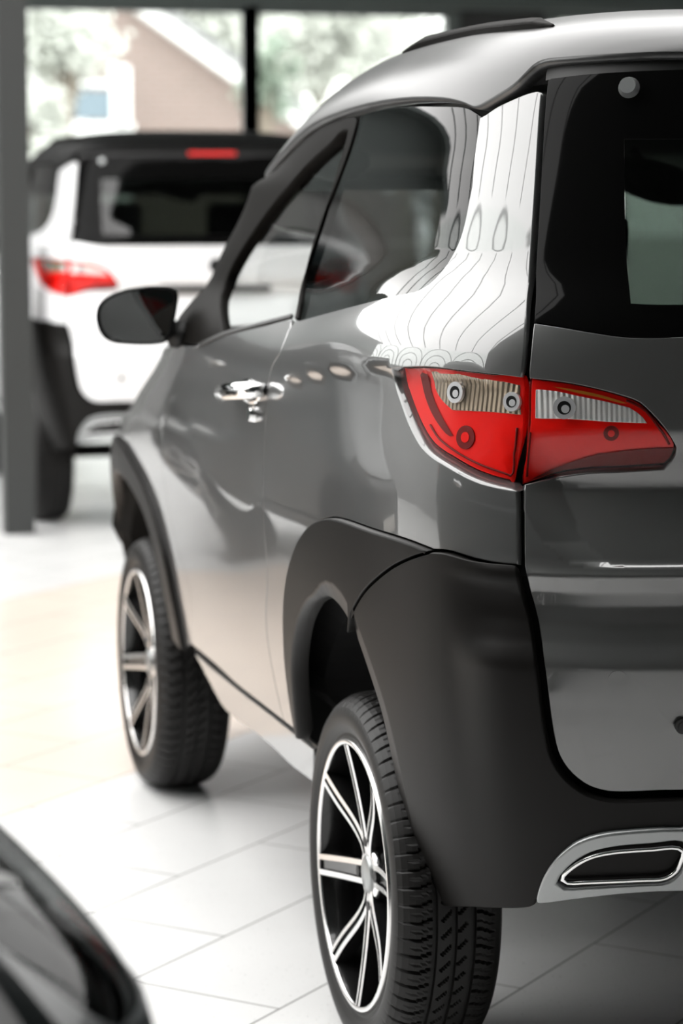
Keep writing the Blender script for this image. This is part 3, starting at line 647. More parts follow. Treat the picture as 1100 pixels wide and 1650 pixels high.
ts = np.concatenate([np.linspace(0, .25, 16), np.linspace(.25, 1, 22)[1:]])
S_, T_ = np.meshgrid(s_list, ts, indexing='ij'); T_ = tf[:, None]+(2.12-tf[:, None])*T_
off = .012; n3, _, _ = surf_n(S_.ravel(), T_.ravel()); n3 *= NSGN; P = surf(S_.ravel(), T_.ravel())+n3*off
bad = ~np.isfinite(n3).all(1); n3[bad] = (0, 0, 1)
ns, nt = S_.shape; Nn = n3.reshape(ns, nt, 3); P = P.reshape(ns, nt, 3); Nn[:, -1] = (0, 0, 1)
low = P[:, :1]-Nn[:, :1]*.026+np.array([0, 0, -.002]); rim = P[:, :1]-Nn[:, :1]*.004+np.array([0, 0, -.004])
P = np.concatenate([low, rim, P], 1); dn = np.array([0, 0, -1.])+0*Nn[:, :1]; Nn = np.concatenate([dn, dn*.7+Nn[:, :1]*.7, Nn], 1); nt += 2
P[0, :, 0] = 0; P[-1, :, 0] = 0
def grid_mesh(name, P, Nn, m, parent):
    ns, nt = P.shape[:2]; f = [(i*nt+j, (i+1)*nt+j, (i+1)*nt+j+1, i*nt+j+1) for i in range(ns-1) for j in range(nt-1)]
    co = P.reshape(-1, 3); no = Nn.reshape(-1, 3); a, b_, c = co[f[0][0]], co[f[0][1]], co[f[0][2]]
    mid = f[len(f)//2]; g = np.cross(co[mid[1]]-co[mid[0]], co[mid[2]]-co[mid[0]])
    if g @ no[mid[0]] < 0: f = [q[::-1] for q in f]
    n = len(co); f2 = [tuple(v+n for v in q[::-1]) for q in f]
    me = bpy.data.meshes.new(name); me.from_pydata([tuple(p) for p in np.vstack([co, co*[-1, 1, 1]])], [], f+f2)
    me.polygons.foreach_set('use_smooth', [True]*len(me.polygons)); me.update()
    me.normals_split_custom_set_from_vertices([tuple(p) for p in np.vstack([no, no*[-1, 1, 1]])]); return link(name, me, m, parent)
roof = grid_mesh('roof', P, Nn, M['roof'], car)
# dark filler strip between roof cap and rear screen, with the high brake lamp
ST = curve([(876, 128), (880, 107), (925, 100.5), (1000, 95.5), (1060, 92.5)]); STc = flat_to_center(ST)
pn('tailgate_spoiler_strip', [(ST, 'N'), (STc, 'N'), (seam_line(STc[-1][1], GTc[-1][1]), 'N'), (R_(GTc), 'N'), (R_(GT), 'N'), (np.vstack([[GT[0]], [ST[0]]]), 'N')], M['interior'], car, off=-.004, weld=True)
zb = (STc[-1][1]+GTc[-1][1])/2
pn('high_brake_lamp', [(np.array([[S_END-.125, zb-.009], [S_END, zb-.009]]), 'g'), (np.array([[S_END, zb-.009], [S_END, zb+.009]]), 'N'), (np.array([[S_END, zb+.009], [S_END-.125, zb+.009]]), 'g'), (np.array([[S_END-.125, zb+.009], [S_END-.125, zb-.009]]), 'g')], M['lamp_red'], car, off=.004, weld=True)
# roof rails
def rail(pts, name, m):
    out = []
    for (u, v) in pts:
        s, t = trace((u, v)); out.append((s, t))
    return out
def on_roof(x, y):   # height of the roof at a plan point on the left half
    g = np.linspace(1.5, 2.12, 60); best = None
    sg = np.linspace(.05, S_END, 160); S2, T2 = np.meshgrid(sg, g); Q = surf(S2.ravel(), T2.ravel()); d = (Q[:, 0]-x)**2+(Q[:, 1]-y)**2; return float(Q[d.argmin(), 2])+.012
RLb = curve([(652, 98), (690, 86.5), (735, 75.5), (772, 68.5), (812, 64.5), (850, 61), (892, 57)], h=.03)
nr = len(RLb); rP = surf(RLb[:, 0], RLb[:, 1]); rN = surf_n(RLb[:, 0], RLb[:, 1])[0]*NSGN; rP = rP+rN*.012
for sx in (1, -1):
    bm = bmesh.new(); rows = []
    for i in range(nr):
        tg = rP[min(i+1, nr-1)]-rP[max(i-1, 0)]; tg /= np.linalg.norm(tg); nn = rN[i]; lat = np.cross(nn, tg); lat *= np.sign(lat[0])  # towards the centre line
        f = min(1, i/3.0, (nr-1-i)/2.2); h = .003+.007*f; wd = .036*(.25+.75*f)
        rows.append([bm.verts.new(tuple((rP[i]+lat*a*wd+nn*b)*np.array([sx, 1, 1]))) for a, b in ((0, -.006), (.18, h), (.8, h), (1, -.006))])
    for a, b in zip(rows[:-1], rows[1:]):
        for k_ in range(4): bm.faces.new((a[k_], a[(k_+1) % 4], b[(k_+1) % 4], b[k_]))
    bm.faces.new(rows[0]); bm.faces.new(rows[-1][::-1])
    from_bm('roof_rail', bm, M['frame_black'], car, False, .004)
# --- quarter window and door glass
Qf = curve([(577, 184), (562, 240), (541, 300), (520, 352), (497, 426), (480, 517)])
Qt = curve([(577, 184), (610, 175), (650, 170), (700, 169.5), (750, 173), (773, 187)])
pn('quarter_window', [(R_(QWb), 'g'), (R_(Qf), 'g'), (Qt, 'g'), (R_(QWa), 'g')][0:0] or [(QWb, 'g'), (QWa, 'g'), (R_(Qt), 'g'), (Qf, 'g')], M['glass_dark'], car, off=-.004)
_fo = np.array([trace(q) for q in [(297, 549), (316, 494), (340, 442), (366, 383), (409, 318), (442, 268), (472, 238), (497, 214), (527, 197)]])
_c = np.polyfit(_fo[:, 1], _fo[:, 0], 3); _tq = np.linspace(_fo[0, 1], _fo[-1, 1], 60)
FO = np.vstack([np.stack([np.polyval(_c, _tq), _tq], 1), curve([('st', np.polyval(_c, _tq[-1]), _tq[-1]), (545, 191), (567, 188)])[1:]])
FOr = curve([(567, 188), (573, 193), (570, 208), (558, 248), (538, 301), (517, 352), (494, 426), (478, 512)])
FIr = curve([(471, 510), (486, 450), (508, 381), (546, 258), (556, 222), (558, 213)])
FIf = curve([(558, 213), (550, 213), (533, 230), (490, 269), (468, 295), (425, 348), (373, 427), (358, 466), (357, 500), (359, 537)])
FB1 = curve([(359, 537), (340, 546), (322, 553), (293, 553)])
pn('door_window_frame', [(FO, 'g'), (FOr, 'g'), (np.vstack([[FOr[-1]], [FIr[0]]]), 'g'), (FIr, 'F'), (FIf, 'F'), (FB1, 'g')], M['frame_black'], car, off=-.001, spacing=.012)
FB2 = curve([(359, 537), (402, 526), (471, 510)])
pn('door_window', [(FIr, 'N'), (FIf, 'N'), (FB2, 'N')], M['glass_clear'], car, off=-.016)
# --- door, sill, fender
DFr = curve([(296, 556), (287, 572), (277, 598), (268, 622), (262, 655), (261, 700), (263, 765), (271, 815), (284, 872), (297, 918), (307, 960), (308, 1003), (304, 1040)])
WBl = curve([(296, 556), (322, 556), (359, 540), (402, 528.5), (440, 519.5), (472, 512)], True)
DB = curve([(304, 1040), (350, 1079), (382, 1109), (425, 1143), (459, 1170)])
door_l = pn('door', [(WBl, 'd'), (np.vstack([[WBl[-1]], [DS[1]]]), 'd'), (DS[1:], 'g'), (R_(DB), 'k'), (R_(DFr), 'g')], M['paint'], car)
BM2 = curve([(322, 553), (359, 536), (402, 524), (472, 506)])
pn('belt_moulding', [(R_(BM2), 'g'), (curve([(322, 559), (359, 542), (402, 530), (472, 512)]), 'g')], M['interior'], car, off=.003)
SB = curve([(312, 1068), (332, 1107), (357, 1150), (400, 1183), (437, 1215), (460, 1238), (495, 1265)])
SBe = SB.copy()
SGa = np.vstack([DB, SG[1:]])
SGs = curve([(305, 1053), (337, 1081), (382, 1118), (437, 1161), (470, 1188), (496, 1209)])
pn('sill_gap_shade', [(SGa, 'N'), (np.vstack([[SGa[-1]], [SGs[-1]]]), 'N'), (R_(SGs), 'N'), (np.vstack([[SGs[0]], [SGa[0]]]), 'N')], M['black'], car, off=-.012, spacing=.03)  # black strip paints in the dark gap between door and sill
pn('sill_panel', [(SGs, 'd'), (np.vstack([[SGs[-1]], [SBe[-1]]]), 'd'), (R_(SBe), 'F'), (np.vstack([[SBe[0]], [SGs[0]]]), 'd')], M['paint'], car, off=-.010)
# front arch (same profile as the photograph's front wheel arch)
def yz_curve(pts, **k): return curve([('yz', y, z) for y, z in pts], **k)
FTo = yz_curve([(1.36, .41), (1.355, .50), (1.38, .62), (1.47, .735), (1.62, .80), (1.80, .82), (2.02, .80), (2.20, .73), (2.30, .63), (2.34, .50)])
FTi = yz_curve([(1.46, .42), (1.455, .50), (1.475, .58), (1.55, .665), (1.68, .715), (1.86, .728), (2.06, .70), (2.18, .63), (2.245, .55), (2.26, .47)])
pn('wheel_arch_trim', [(FTo, 'F'), (np.vstack([[FTo[-1]], [FTi[-1]]]), 'g'), (R_(FTi), 'A'), (np.vstack([[FTi[0]], [FTo[0]]]), 'g')], M['plastic'], car, off=lambda s, t: np.full_like(s, .012))
HDs = yz_curve([(1.36, 1.045), (1.60, 1.005), (1.85, .955), (2.04, .905), (2.14, .875)])
HLt = curve([('st', HDs[-1][0], HDs[-1][1]), ('fxz', -.58, .855), ('fxz', -.46, .81)])
HLb = curve([('fxz', -.46, .81), ('fxz', -.50, .745), ('fxz', -.62, .735), ('yz', 2.16, .76), ('yz', 2.06, .80)])
HLe = np.vstack([HLb[-1], HDs[-1]])
pn('fender', [(DFr, 'g'), (np.vstack([DFr[-1], FTo[0]]), 'd'), (FTo[:int(len(FTo)*.62)], 'g'), (np.vstack([FTo[int(len(FTo)*.62)-1], HLb[-1]]), 'd'), (HLe, 'd'), (R_(HDs), 'd'), (np.vstack([HDs[0], DFr[0]]), 'g')], M['paint'], car)
# bonnet, windscreen, front bumper, head lamps
c0 = lambda z: np.array([0.0, z])
def to_front(c, z=None): n = 24; z = c[-1][1] if z is None else z; return np.stack([np.linspace(c[-1][0], 0, n), np.linspace(c[-1][1], z, n)], 1)
HBt = curve([('yz', 1.36, 1.045), ('fxz', -.50, 1.052), ('fxz', -.3, 1.055)]); HBtc = to_front(HBt)
HLtc = to_front(HLt, .79)
pn('bonnet', [(HDs, 'd'), (HLt, 'd'), (HLtc, 'd'), (seam_line(.79, HBtc[-1][1], 0.0), 'N'), (R_(HBtc), 'd'), (R_(HBt), 'd')], M['paint'], car, weld=True)
WSb = curve([('yz', 1.40, 1.065), ('fxz', -.50, 1.068), ('fxz', -.3, 1.07)]); WSbc = to_front(WSb)
WSs = curve([('yz', 1.42, 1.075), ('yz', 1.34, 1.14), ('yz', 1.23, 1.22), ('yz', 1.02, 1.35), ('yz', .80, 1.455), ('yz', .70, 1.485)])
WSs = np.array([[s_of_x(-.90*abs(surf(np.array([a]), np.array([b]))[0, 0]), b, True), b] for a, b in WSs])
WSt = np.stack([np.linspace(WSs[-1][0], 0, 24), np.full(24, 1.487)], 1)
WSb = np.stack([np.linspace(WSs[0][0], 0, 24), np.full(24, 1.075)], 1)
pn('windscreen', [(WSs, 'N'), (WSt, 'N'), (seam_line(1.487, 1.075, 0.0), 'N'), (R_(WSb), 'N')], M['glass_clear'], car, weld=True, off=-.004)
PLo = R_(FO[:-6])
pn('windscreen_pillar', [(WSs, 'N'), (np.vstack([WSs[-1], FO[-8]]), 'N'), (R_(FO[:-7]), 'N'), (np.vstack([FO[0], HBt[0], HBt[3], WSs[0]]), 'N')], M['frame_black'], car, off=-.006)
cowl = [(np.vstack([HBt[3:], HBtc[1:]]), 'N'), (seam_line(HBtc[-1][1], 1.075, 0.0), 'N'), (R_(WSb), 'N'), (np.vstack([WSs[0], HBt[3]]), 'N')]
pn('windscreen_cowl', cowl, M['interior'], car, off=-.008, weld=True)
hl = pn('head_lamp', [(HLt, 'g'), (HLb, 'g'), (HLe, 'g')], M['lens_smoke'], car, off=-.003, spacing=.012)
hb = pn('head_lamp_housing', [(HLt, 'g'), (HLb, 'g'), (HLe, 'g')], M['gloss_black'], car, off=-.022, spacing=.02)
GRt = HLtc; n = 20
GRs = np.vstack([HLb[0], [s_of_x(-.40, .60, True), .60]]); GRb = np.stack([np.linspace(GRs[-1][0], 0, n), np.full(n, .60)], 1)
pn('grille', [(HLtc, 'd'), (seam_line(.79, .60, 0.0), 'N'), (R_(GRb), 'd'), (R_(GRs), 'd')], M['interior'], car, off=-.012, weld=True)
fb_e = FTo[int(len(FTo)*.62)-1:]
FBb = np.stack([np.linspace(pt(('yz', 2.27, .30))[0], 0, 40), np.full(40, .30)], 1)
hlb_mid = HLb[::-1]
pn('bumper', [(R_(np.vstack([fb_e[0], HLb[-1]])), 'd'), (fb_e, 'g'), (np.vstack([fb_e[-1], FTi[-1]]), 'g'), (np.vstack([FTi[-1], FBb[0]]), 'A'), (FBb, 'F'), (seam_line(.30, .60, 0.0), 'N'), (R_(GRb), 'd'), (R_(GRs), 'd'), (HLb, 'd')], M['paint'], car, weld=True)

# ------------------------------------------------------------------ lamps
def px_curve(*p, **k): return curve(list(p), **k)
def disc_on(name, uv, r, off, m, parent, h=.003, rr=None, mirror=True, ringm=None):
    s, t = trace(uv); s = np.array([s]); t = np.array([t]); n_, Ps, Pt = surf_n(s, t); n_ = (n_*NSGN)[0]; p = surf(s, t)[0]+n_*off
    for sx in ((1, -1) if mirror else (1,)):
        q = Vector(p*np.array([sx, 1, 1])); d = Vector(n_*np.array([sx, 1, 1])); bm = bmesh.new(); bm_cyl(bm, q-d*h, q, r, rr if rr else r, 24)
        yield from_bm(name, bm, m, parent, False)
def tail_lamp(seg_list, clear, clear_m, bulbs, spots, border, dark=None):
    lamps = pn('tail_lamp', seg_list, M['lamp_red'], car, off=-.011, spacing=.012)
    cl = pn('clear_lens', [(c, 'g') for c in clear], clear_m, None, off=-.0095, spacing=.012)
    cov = pn('lamp_cover', seg_list, M['lens_clear'], None, off=-.0015, spacing=.012)
    for a, b in zip(cl, lamps): a.parent = b
    for a, b in zip(cov, lamps): a.parent = b
    for uv, r in bulbs:
        for o, b in zip(disc_on('bulb_cup', uv, r, -.004, M['bulb'], None, .005), lamps): o.parent = b
        for o, b in zip(disc_on('bulb_well', uv, r*.60, -.0034, M['black'], None, .003), lamps): o.parent = b
        for o, b in zip(disc_on('bulb', (uv[0]+2, uv[1]+2), r*.36, -.0026, M['bulb'], None, .003), lamps): o.parent = b
    for uv, r in spots:
        for o, b in zip(disc_on('bulb_well', uv, r, -.0095, M['lamp_dark_red'], None, .003), lamps): o.parent = b
        for o, b in zip(disc_on('bulb', uv, r*.45, -.0088, M['lamp_red'], None, .003), lamps): o.parent = b
    for bd, rad in border:
        L = np.vstack(bd); N_ = surf_n(L[:, 0], L[:, 1])[0]*NSGN; P = surf(L[:, 0], L[:, 1])-N_*.010
        tube('lamp_border', P, rad, M['lamp_dark_red'], lamps[0], 6); tube('lamp_border', P*np.array([-1, 1, 1]), rad, M['lamp_dark_red'], lamps[1], 6)
    if dark is not None:
        for a, b in zip(pn('lamp_bezel', dark, M['lamp_dark_red'], None, off=-.009, spacing=.012), lamps): a.parent = b
    return lamps
c1t = px_curve((686, 605), (740, 609), (790, 614), (832, 619)); c1r = px_curve((832, 619), (832, 645), (834, 669)); c1b = px_curve((834, 669), (782, 664), (720, 661)); c1l = px_curve((720, 661), (702, 644), (692, 626), (686, 605))
sl = tail_lamp([(HS_lamp, 'h'), (LMs, 'g'), (LMt, 'g')], [c1t, c1r, c1b, c1l], M['lamp_side_clear'], [((729, 632), .0150), ((821, 647), .0135)], [((742, 704), .0165)],
     [([px_curve((827, 690), (826, 730), (824, 766), (800, 760), (762, 746), (725, 726), (697, 704), (684, 684))], .0016)])
RINGC = px_curve((668, 606), (676, 640), (690, 672), (712, 700), (722, 704), (706, 676), (692, 648), (684, 622), (680, 606), (668, 606))
for o, b in zip(pn('reflector_strip', [(RINGC, 'N')], M['lamp_dark_red'], None, off=-.0100, spacing=.01), sl): o.parent = b
c2t = px_curve((858, 626), (892, 629), (930, 637), (975, 646), (1015, 656)); c2r = px_curve((1015, 656), (1034, 668), (1046, 683)); c2b = px_curve((1046, 683), (975, 680), (917, 676), (857, 675)); c2l = px_curve((857, 675), (857.5, 650), (858, 626))
dk = [(px_curve((846, 776), (900, 757), (950, 742), (1000, 734), (1050, 729.5), (1087, 728)), 'N'), (px_curve((1087, 728), (1082, 742), (1071, 752)), 'N'), (px_curve((1071, 752), (1000, 756), (950, 758), (900, 764), (862, 772), (846, 776)), 'N')]
hlm = tail_lamp([(LHt, 'g'), (LHe, 'g'), (LHb, 'g'), (R_(HS_lamp), 'h')], [c2t, c2r, c2b, c2l], M['lamp_clear'], [((908, 657), .0155)], [((985, 702), .0105)],
     [([px_curve((850, 700), (850, 735), (851, 768))], .0014), ([px_curve((1010, 645), (1040, 660), (1066, 694), (1080, 722))], .0018)], dk)
AMB = [(px_curve((886, 622), (940, 630), (985, 641), (1012, 650)), 'N'), (px_curve((1012, 650), (1004, 650), (965, 640), (930, 633), (886, 622)), 'N')]
for o, b in zip(pn('amber_strip', AMB, M['amber'], None, off=-.0085, spacing=.01), hlm): o.parent = b
# ------------------------------------------------------------------ small fittings on the tailgate
for o in disc_on('parking_sensor', (1098, 1168), .0105, .0085, M['rubber_seal'], gate, .004): pass
for o in disc_on('parking_sensor', (1098, 1168), .0068, .0098, M['interior'], gate, .004): pass
for o in disc_on('towing_eye_cap', (995, 1096), .0135, .0012, M['paint'], gate, .002): pass
for o in disc_on('hinge_cap', (1013, 141), .0150, .013, M['silver'], car, .014, .011): pass
# rear wiper-less handle strip and badge plate of the tailgate, both on the centre line
yb = surf(np.array([S_END]), np.array([1.09]))[0, 1]
box('tailgate_handle', (0, surf(np.array([S_END]), np.array([.99]))[0, 1]-.004, .99), (.46, .03, .028), M['interior'], gate, .006)
ye = surf(np.array([S_END]), np.array([1.085]))[0, 1]
bm = bmesh.new(); bm_cyl(bm, (0, ye+.004, 1.085), (0, ye-.006, 1.085), .034, .030, 32); em = from_bm('emblem', bm, M['chrome'], gate)
box('emblem_bar', (0, ye-.007, 1.085), (.044, .004, .010), M['interior'], em)
xb = .42; box('badge', (xb, surf(np.array([s_of_x(-xb, .985)]), np.array([.985]))[0, 1]-.002, .985), (.10, .006, .022), M['chrome'], gate, .002)
# ------------------------------------------------------------------ wheels
def make_wheel():
    bm = lathe_x([(.2045, .007), (.201, .022), (.197, .06), (.192, .12), (.192, .15), (.03, .15)], 96)
    wl = from_bm('wheel', bm, M['rim_black'], None, True)
    # tyre with moulded tread
    xs = np.array([.004, .010, .018] + list(np.linspace(.0262, .0502, 7)) + [.0508, .0520, .058, .0592] + list(np.linspace(.0600, .0800, 7)) + [.0806, .0818, .0882, .0894] + list(np.linspace(.0900, .1100, 7)) + [.1106, .1118, .1178, .119] + list(np.linspace(.1196, .1436, 7)) + [.152, .160, .166])
    def rad(x): return np.interp(x, [.004, .010, .018, .0262, .034, .045, .085, .125, .136, .1436, .152, .160, .166], [.2660, .2740, .2800, .2845, .2868, .2885, .290, .2885, .2868, .2845, .2800, .2740, .2660])
    NP, SUB = 68, 8; na = NP*SUB; ang = np.arange(na)
    verts, rows = [], []
    side_o = [(.213, .016), (.2155, .011), (.219, .0085), (.224, .0095), (.229, .0060), (.238, .0020), (.247, .0000), (.256, .0008)]
    side_i = [(.256, .169), (.240, .170), (.222, .163), (.205, .152)]
    prof = [(r, x, 0) for r, x in side_o]+[(float(rad(x)), float(x), 1) for x in xs]+[(r, x, 0) for r, x in side_i]
    for r, x, tr in prof:
        row = []
        for k in range(na):
            rr = r
            if tr:
                p = k % SUB; cut = 0
                for g in (.055, .085, .1148):
                    if abs(x-g) < .0036: cut = .0068
                if not cut and .0255 < x < .0508: cut = .0055 if (k+int((x-.026)/.009)) % SUB == 0 else (.0016 if (k+int((x-.026)/.009)) % SUB == 4 else 0)
                elif not cut and .1190 < x < .1445: cut = .0055 if (k-int((x-.119)/.009)+4) % SUB == 0 else (.0016 if (k-int((x-.119)/.009)) % SUB == 0 else 0)
                elif not cut and .0596 < x < .0804: cut = .005 if (k+int((x-.06)*260)) % SUB == 0 and x > .066 else 0
                elif not cut and .0896 < x < .1104: cut = .005 if (k+int((x-.09)*260)+4) % SUB == 0 and x < .104 else 0
                elif not cut and .0035 < x < .0255 and k % SUB == 0: cut = .003 if x > .009 else .0012
                rr -= cut
            elif x < .004 and r > .236: rr = r; 
            a = 2*PI*k/na; row.append((x, rr*math.cos(a), rr*math.sin(a)))
        rows.append(row)
    np_ = len(rows); verts = [v for r in rows for v in r]
    faces = [(i*na+k, i*na+(k+1) % na, (i+1)*na+(k+1) % na, (i+1)*na+k) for i in range(np_-1) for k in range(na)]
    me = bpy.data.meshes.new('tyre'); me.from_pydata(verts, [], faces)
    bm = bmesh.new(); bm.from_mesh(me); bmesh.ops.recalc_face_normals(bm, faces=bm.faces)
    for f in bm.faces: f.smooth = f.calc_center_median().x < .004 or f.calc_center_median().x > .166
    bm.to_mesh(me); bm.free(); link('tyre', me, M['tyre'], wl)
    from_bm('rim_lip', lathe_x([(.2060, .012), (.2062, .0058), (.2072, .0042), (.2130, .0032), (.2148, .0050), (.2155, .0120)], 96), M['machined'], wl, True)
    xf = lambda r: .005+.028*(1-min(1, r/.206)**1.6)
    def spoke(rim_a, root_a, hw0, hw1):
        me_v, fc, mi = [], [], []
        rs = np.linspace(.026, .2055, 15)
        def section(r):
            f = max(0, (r-.045)/(.2055-.045)); a = math.radians(root_a+(rim_a-root_a)*(1-(1-f)**2.6)); hw = hw0+(hw1-hw0)*f; x = xf(r)
            e = .0088; g = .0045
            lat = [(-hw, x+.026), (-hw, x), (-hw+e, x-.0008), (-hw+e+.0016, x+g), (hw-e-.0016, x+g), (hw-e, x-.0008), (hw, x), (hw, x+.026)]
            return [(xx, r*math.cos(a)-l*math.sin(a), r*math.sin(a)+l*math.cos(a)) for l, xx in lat]
        for r in rs: me_v += section(r)
        for i in range(len(rs)-1):
            for j in range(7):
                fc.append((i*8+j, i*8+j+1, (i+1)*8+j+1, (i+1)*8+j)); mi.append(1 if j in (1, 5) else 0)
        me = bpy.data.meshes.new('spoke'); me.from_pydata(me_v, [], fc); me.materials.append(M['rim_black']); me.materials.append(M['machined'])
        me.polygons.foreach_set('material_index', mi); o = bpy.data.objects.new('spoke', me); col.objects.link(o); o.parent = wl
        bm = bmesh.new(); bm.from_mesh(me); bmesh.ops.recalc_face_normals(bm, faces=bm.faces); bm.to_mesh(me); bm.free()
    for c in (0, 180):
        spoke(c-10, c-10, .019, .017)
        for sgn in (1, -1):
            spoke(c-10+sgn*45, c-10+sgn*74, .0145, .0140)
        spoke(c-10+90, c-10+90, .0140, .0125)
    from_bm('hub', lathe_x([(.030, .060), (.0455, .052), (.0465, .036), (.0430, .0325), (.030, .0310), (.0295, .035)], 48), M['machined'], wl, True)
    from_bm('hub_cap', lathe_x([(.0295, .036), (.029, .0295), (.024, .0270), (.0005, .0262)], 40), M['silver'], wl, True)
    for k in range(4):
        a = math.radians(-10+90*k); bm = bmesh.new(); bm_cyl(bm, (.050, .052*math.cos(a), .052*math.sin(a)), (.0285, .052*math.cos(a), .052*math.sin(a)), .0095, .0095, 6); from_bm('wheel_bolt', bm, M['interior'], wl)
    from_bm('brake_drum', lathe_x([(.125, .12), (.125, .088), (.118, .082), (.02, .078)], 48), M['rubber_seal'], wl, True)
    return wl
def kids(o): return [c for c in col.objects if c.parent == o]
def copy_tree(o, parent=None, mp=None):
    c = o.copy(); col.objects.link(c); c.parent = parent
    if mp and c.type == 'MESH':
        for sl in c.material_slots:
            if sl.material and sl.material.name in mp: mm = M[mp[sl.material.name]]; sl.link = 'OBJECT'; sl.material = mm
    for ch in kids(o): copy_tree(ch, c, mp)
    return c
wheel = make_wheel(); wheel.parent = car
for i, (x, y, rz) in enumerate(((-WX, 0, 0), (-WX, WB, 0), (WX, 0, PI), (WX, WB, PI))):
    o = wheel if i == 0 else copy_tree(wheel, car)
    o.location = (x, y, TR-.0005); o.rotation_euler = (math.radians((0, 97, 33, 61)[i])*0, 0, rz)
# ------------------------------------------------------------------ wheel wells, frame, floor pan
for sx in (-1, 1):
    for y in (0.0, WB):
        bm = bmesh.new(); n = 28; pr = [(.425*math.cos(a)+y, .29+.425*math.sin(a)) for a in (np.linspace(.22, PI-.22, n))]
        kf = lambda a: min(1, max(0, (a-y+.36)/.12))*(1 if abs(a-y) < .36 else max(0, 1-(abs(a-y)-.36)/.04)); O_ = [bm.verts.new((sx*(.585+.103*kf(a)), y+(a-y)*(1+.12*kf(a)), .29+(b-.29)*(1+.09*kf(a)))) for a, b in pr]
        A = [bm.verts.new((sx*(.585+.065*kf(a)), a, b)) for a, b in pr]
        for i in range(n-1): bm.faces.new((O_[i], O_[i+1], A[i+1], A[i])); B = [bm.verts.new((sx*.42, a, b)) for a, b in pr]
        for i in range(n-1): bm.faces.new((A[i], A[i+1], B[i+1], B[i]))
        bm.faces.new(B); from_bm('wheel_well', bm, M['black'], car)
fr = yz_curve([(2.33, .36), (2.335, .46)]); 
def arch_pts(yc, r0, z0): return [(yc+r0*math.cos(a), .29+r0*math.sin(a)) for a in np.linspace(.18, PI-.18, 15)]
fa = yz_curve(arch_pts(WB, .45, 0)); ra = yz_curve([(y, max(z, .37 if y > 0 else .46)) for y, z in arch_pts(0, .45, 0)])
b1 = np.stack([np.linspace(0, fa[0][0], 30), np.full(30, fa[0][1])], 1); b2 = np.vstack([fa[-1], ra[0]]); b3 = np.stack([np.linspace(ra[-1][0], S_END, 30), np.full(30, ra[-1][1])], 1)
pn('body_frame', [(b1, 'N'), (fa, 'N'), (b2, 'N'), (ra, 'N'), (b3, 'N'), (seam_line(ra[-1][1], 1.02), 'N'), (np.stack([np.linspace(S_END, 0, 60), np.interp(np.linspace(S_END, 0, 60), [0, .9, 1.5, S_END], [.80, .82, 1.0, 1.02])], 1), 'N'), (seam_line(.80, fa[0][1], 0.0), 'N')], M['black'], car, off=-.036, weld=True, spacing=.03)
HSx = np.vstack([HS_up, HS_lo1[1:]])
pn('pillar_lining', [(QWa+np.array([.0, 0]), 'N'), (R_(CT)[::-1], 'N'), (HSx, 'N'), (np.vstack([HSx[-1], [QWa[0][0], HSx[-1][1]], QWa[0]]), 'N')], M['black'], car, off=-.03)
GF = np.vstack([HS_lamp, HS_lo2[1:], HB[1:12]])
pn('gate_frame', [(GF+np.array([.012, 0]), 'N'), (R_(GF)-np.array([.025, 0]), 'N')], M['black'], car, off=-.024)
bm = bmesh.new(); bm_box(bm, (0, 1.0, .44), (.76, 2.55, .05)); bm_box(bm, (0, .945, .355), (1.24, .92, .07)); from_bm('floor_pan', bm, M['black'], car)
bm = bmesh.new(); bm_box(bm, (0, .12, 1.515), (.86, .86, .012)); from_bm('headlining', bm, M['interior'], car)
bm = bmesh.new(); bm_cyl(bm, (-.5, 0, .29), (.5, 0, .29), .03); from_bm('axle', bm, M['black'], car)
bm = bmesh.new(); bm_cyl(bm, (-.5, WB, .29), (.5, WB, .29), .025); from_bm('axle', bm, M['black'], car)
box('boot_floor', (0, -.22, .74), (1.0, .56, .04), M['interior'], car)
box('bulkhead', (0, 1.52, .80), (1.10, .04, .50), M['black'], car)
# ------------------------------------------------------------------ seats, dashboard, steering wheel, mirror, visor
def rounded(name, c, s, m, parent, r=.04, rx=0.0):
    bm = bmesh.new(); bm_box(bm, (0, 0, 0), s); o = from_bm(name, bm, m, parent, True); b = o.modifiers.new('b', 'BEVEL'); b.width = r; b.segments = 4
    o.location = c; o.rotation_euler = (rx, 0, 0); return o
for sx in (-1, 1):
    st = rounded('seat', (sx*.27, .60, .53), (.44, .46, .16), M['cloth'], car)
    bk = rounded('backrest', (0, -.26, .34), (.43, .13, .58), M['cloth'], st, .05, math.radians(12))
    hr = rounded('head_restraint', (0, -.335, .725), (.25, .09, .17), M['cloth'], st, .04, math.radians(8))
prism = [(1.02, .74), (1.02, .98), (1.07, 1.035), (1.20, 1.055), (1.42, 1.05), (1.50, 1.0), (1.50, .66), (1.15, .60)]
from_bm('dashboard', prism_x(prism, -.58, .58), M['interior'], car, False, .02)
c_, t_ = Vector((-.27, .93, .99)), math.radians(25)
stw = tube('steering_wheel', [c_+Vector((.165*math.cos(a), .165*math.sin(a)*-math.sin(t_), .165*math.sin(a)*math.cos(t_))) for a in np.linspace(0, 2*PI, 40, endpoint=False)], .014, M['interior'], car, 10, True)
tube('steering_column', [c_, c_+Vector((0, .16, -.06))], .03, M['interior'], stw); box('spoke_bar', c_, (.30, .02, .04), M['interior'], stw)
mc = Vector((.125, .80, 1.384)); bm = bmesh.new(); r_ = bmesh.ops.create_uvsphere(bm, u_segments=28, v_segments=14, radius=1)
bmesh.ops.transform(bm, matrix=Matrix.Translation(mc) @ Matrix.Rotation(math.radians(14), 4, 'Y') @ Matrix.Diagonal((.105, .022, .040, 1)), verts=bm.verts)
im = from_bm('interior_mirror', bm, M['interior'], car, True)
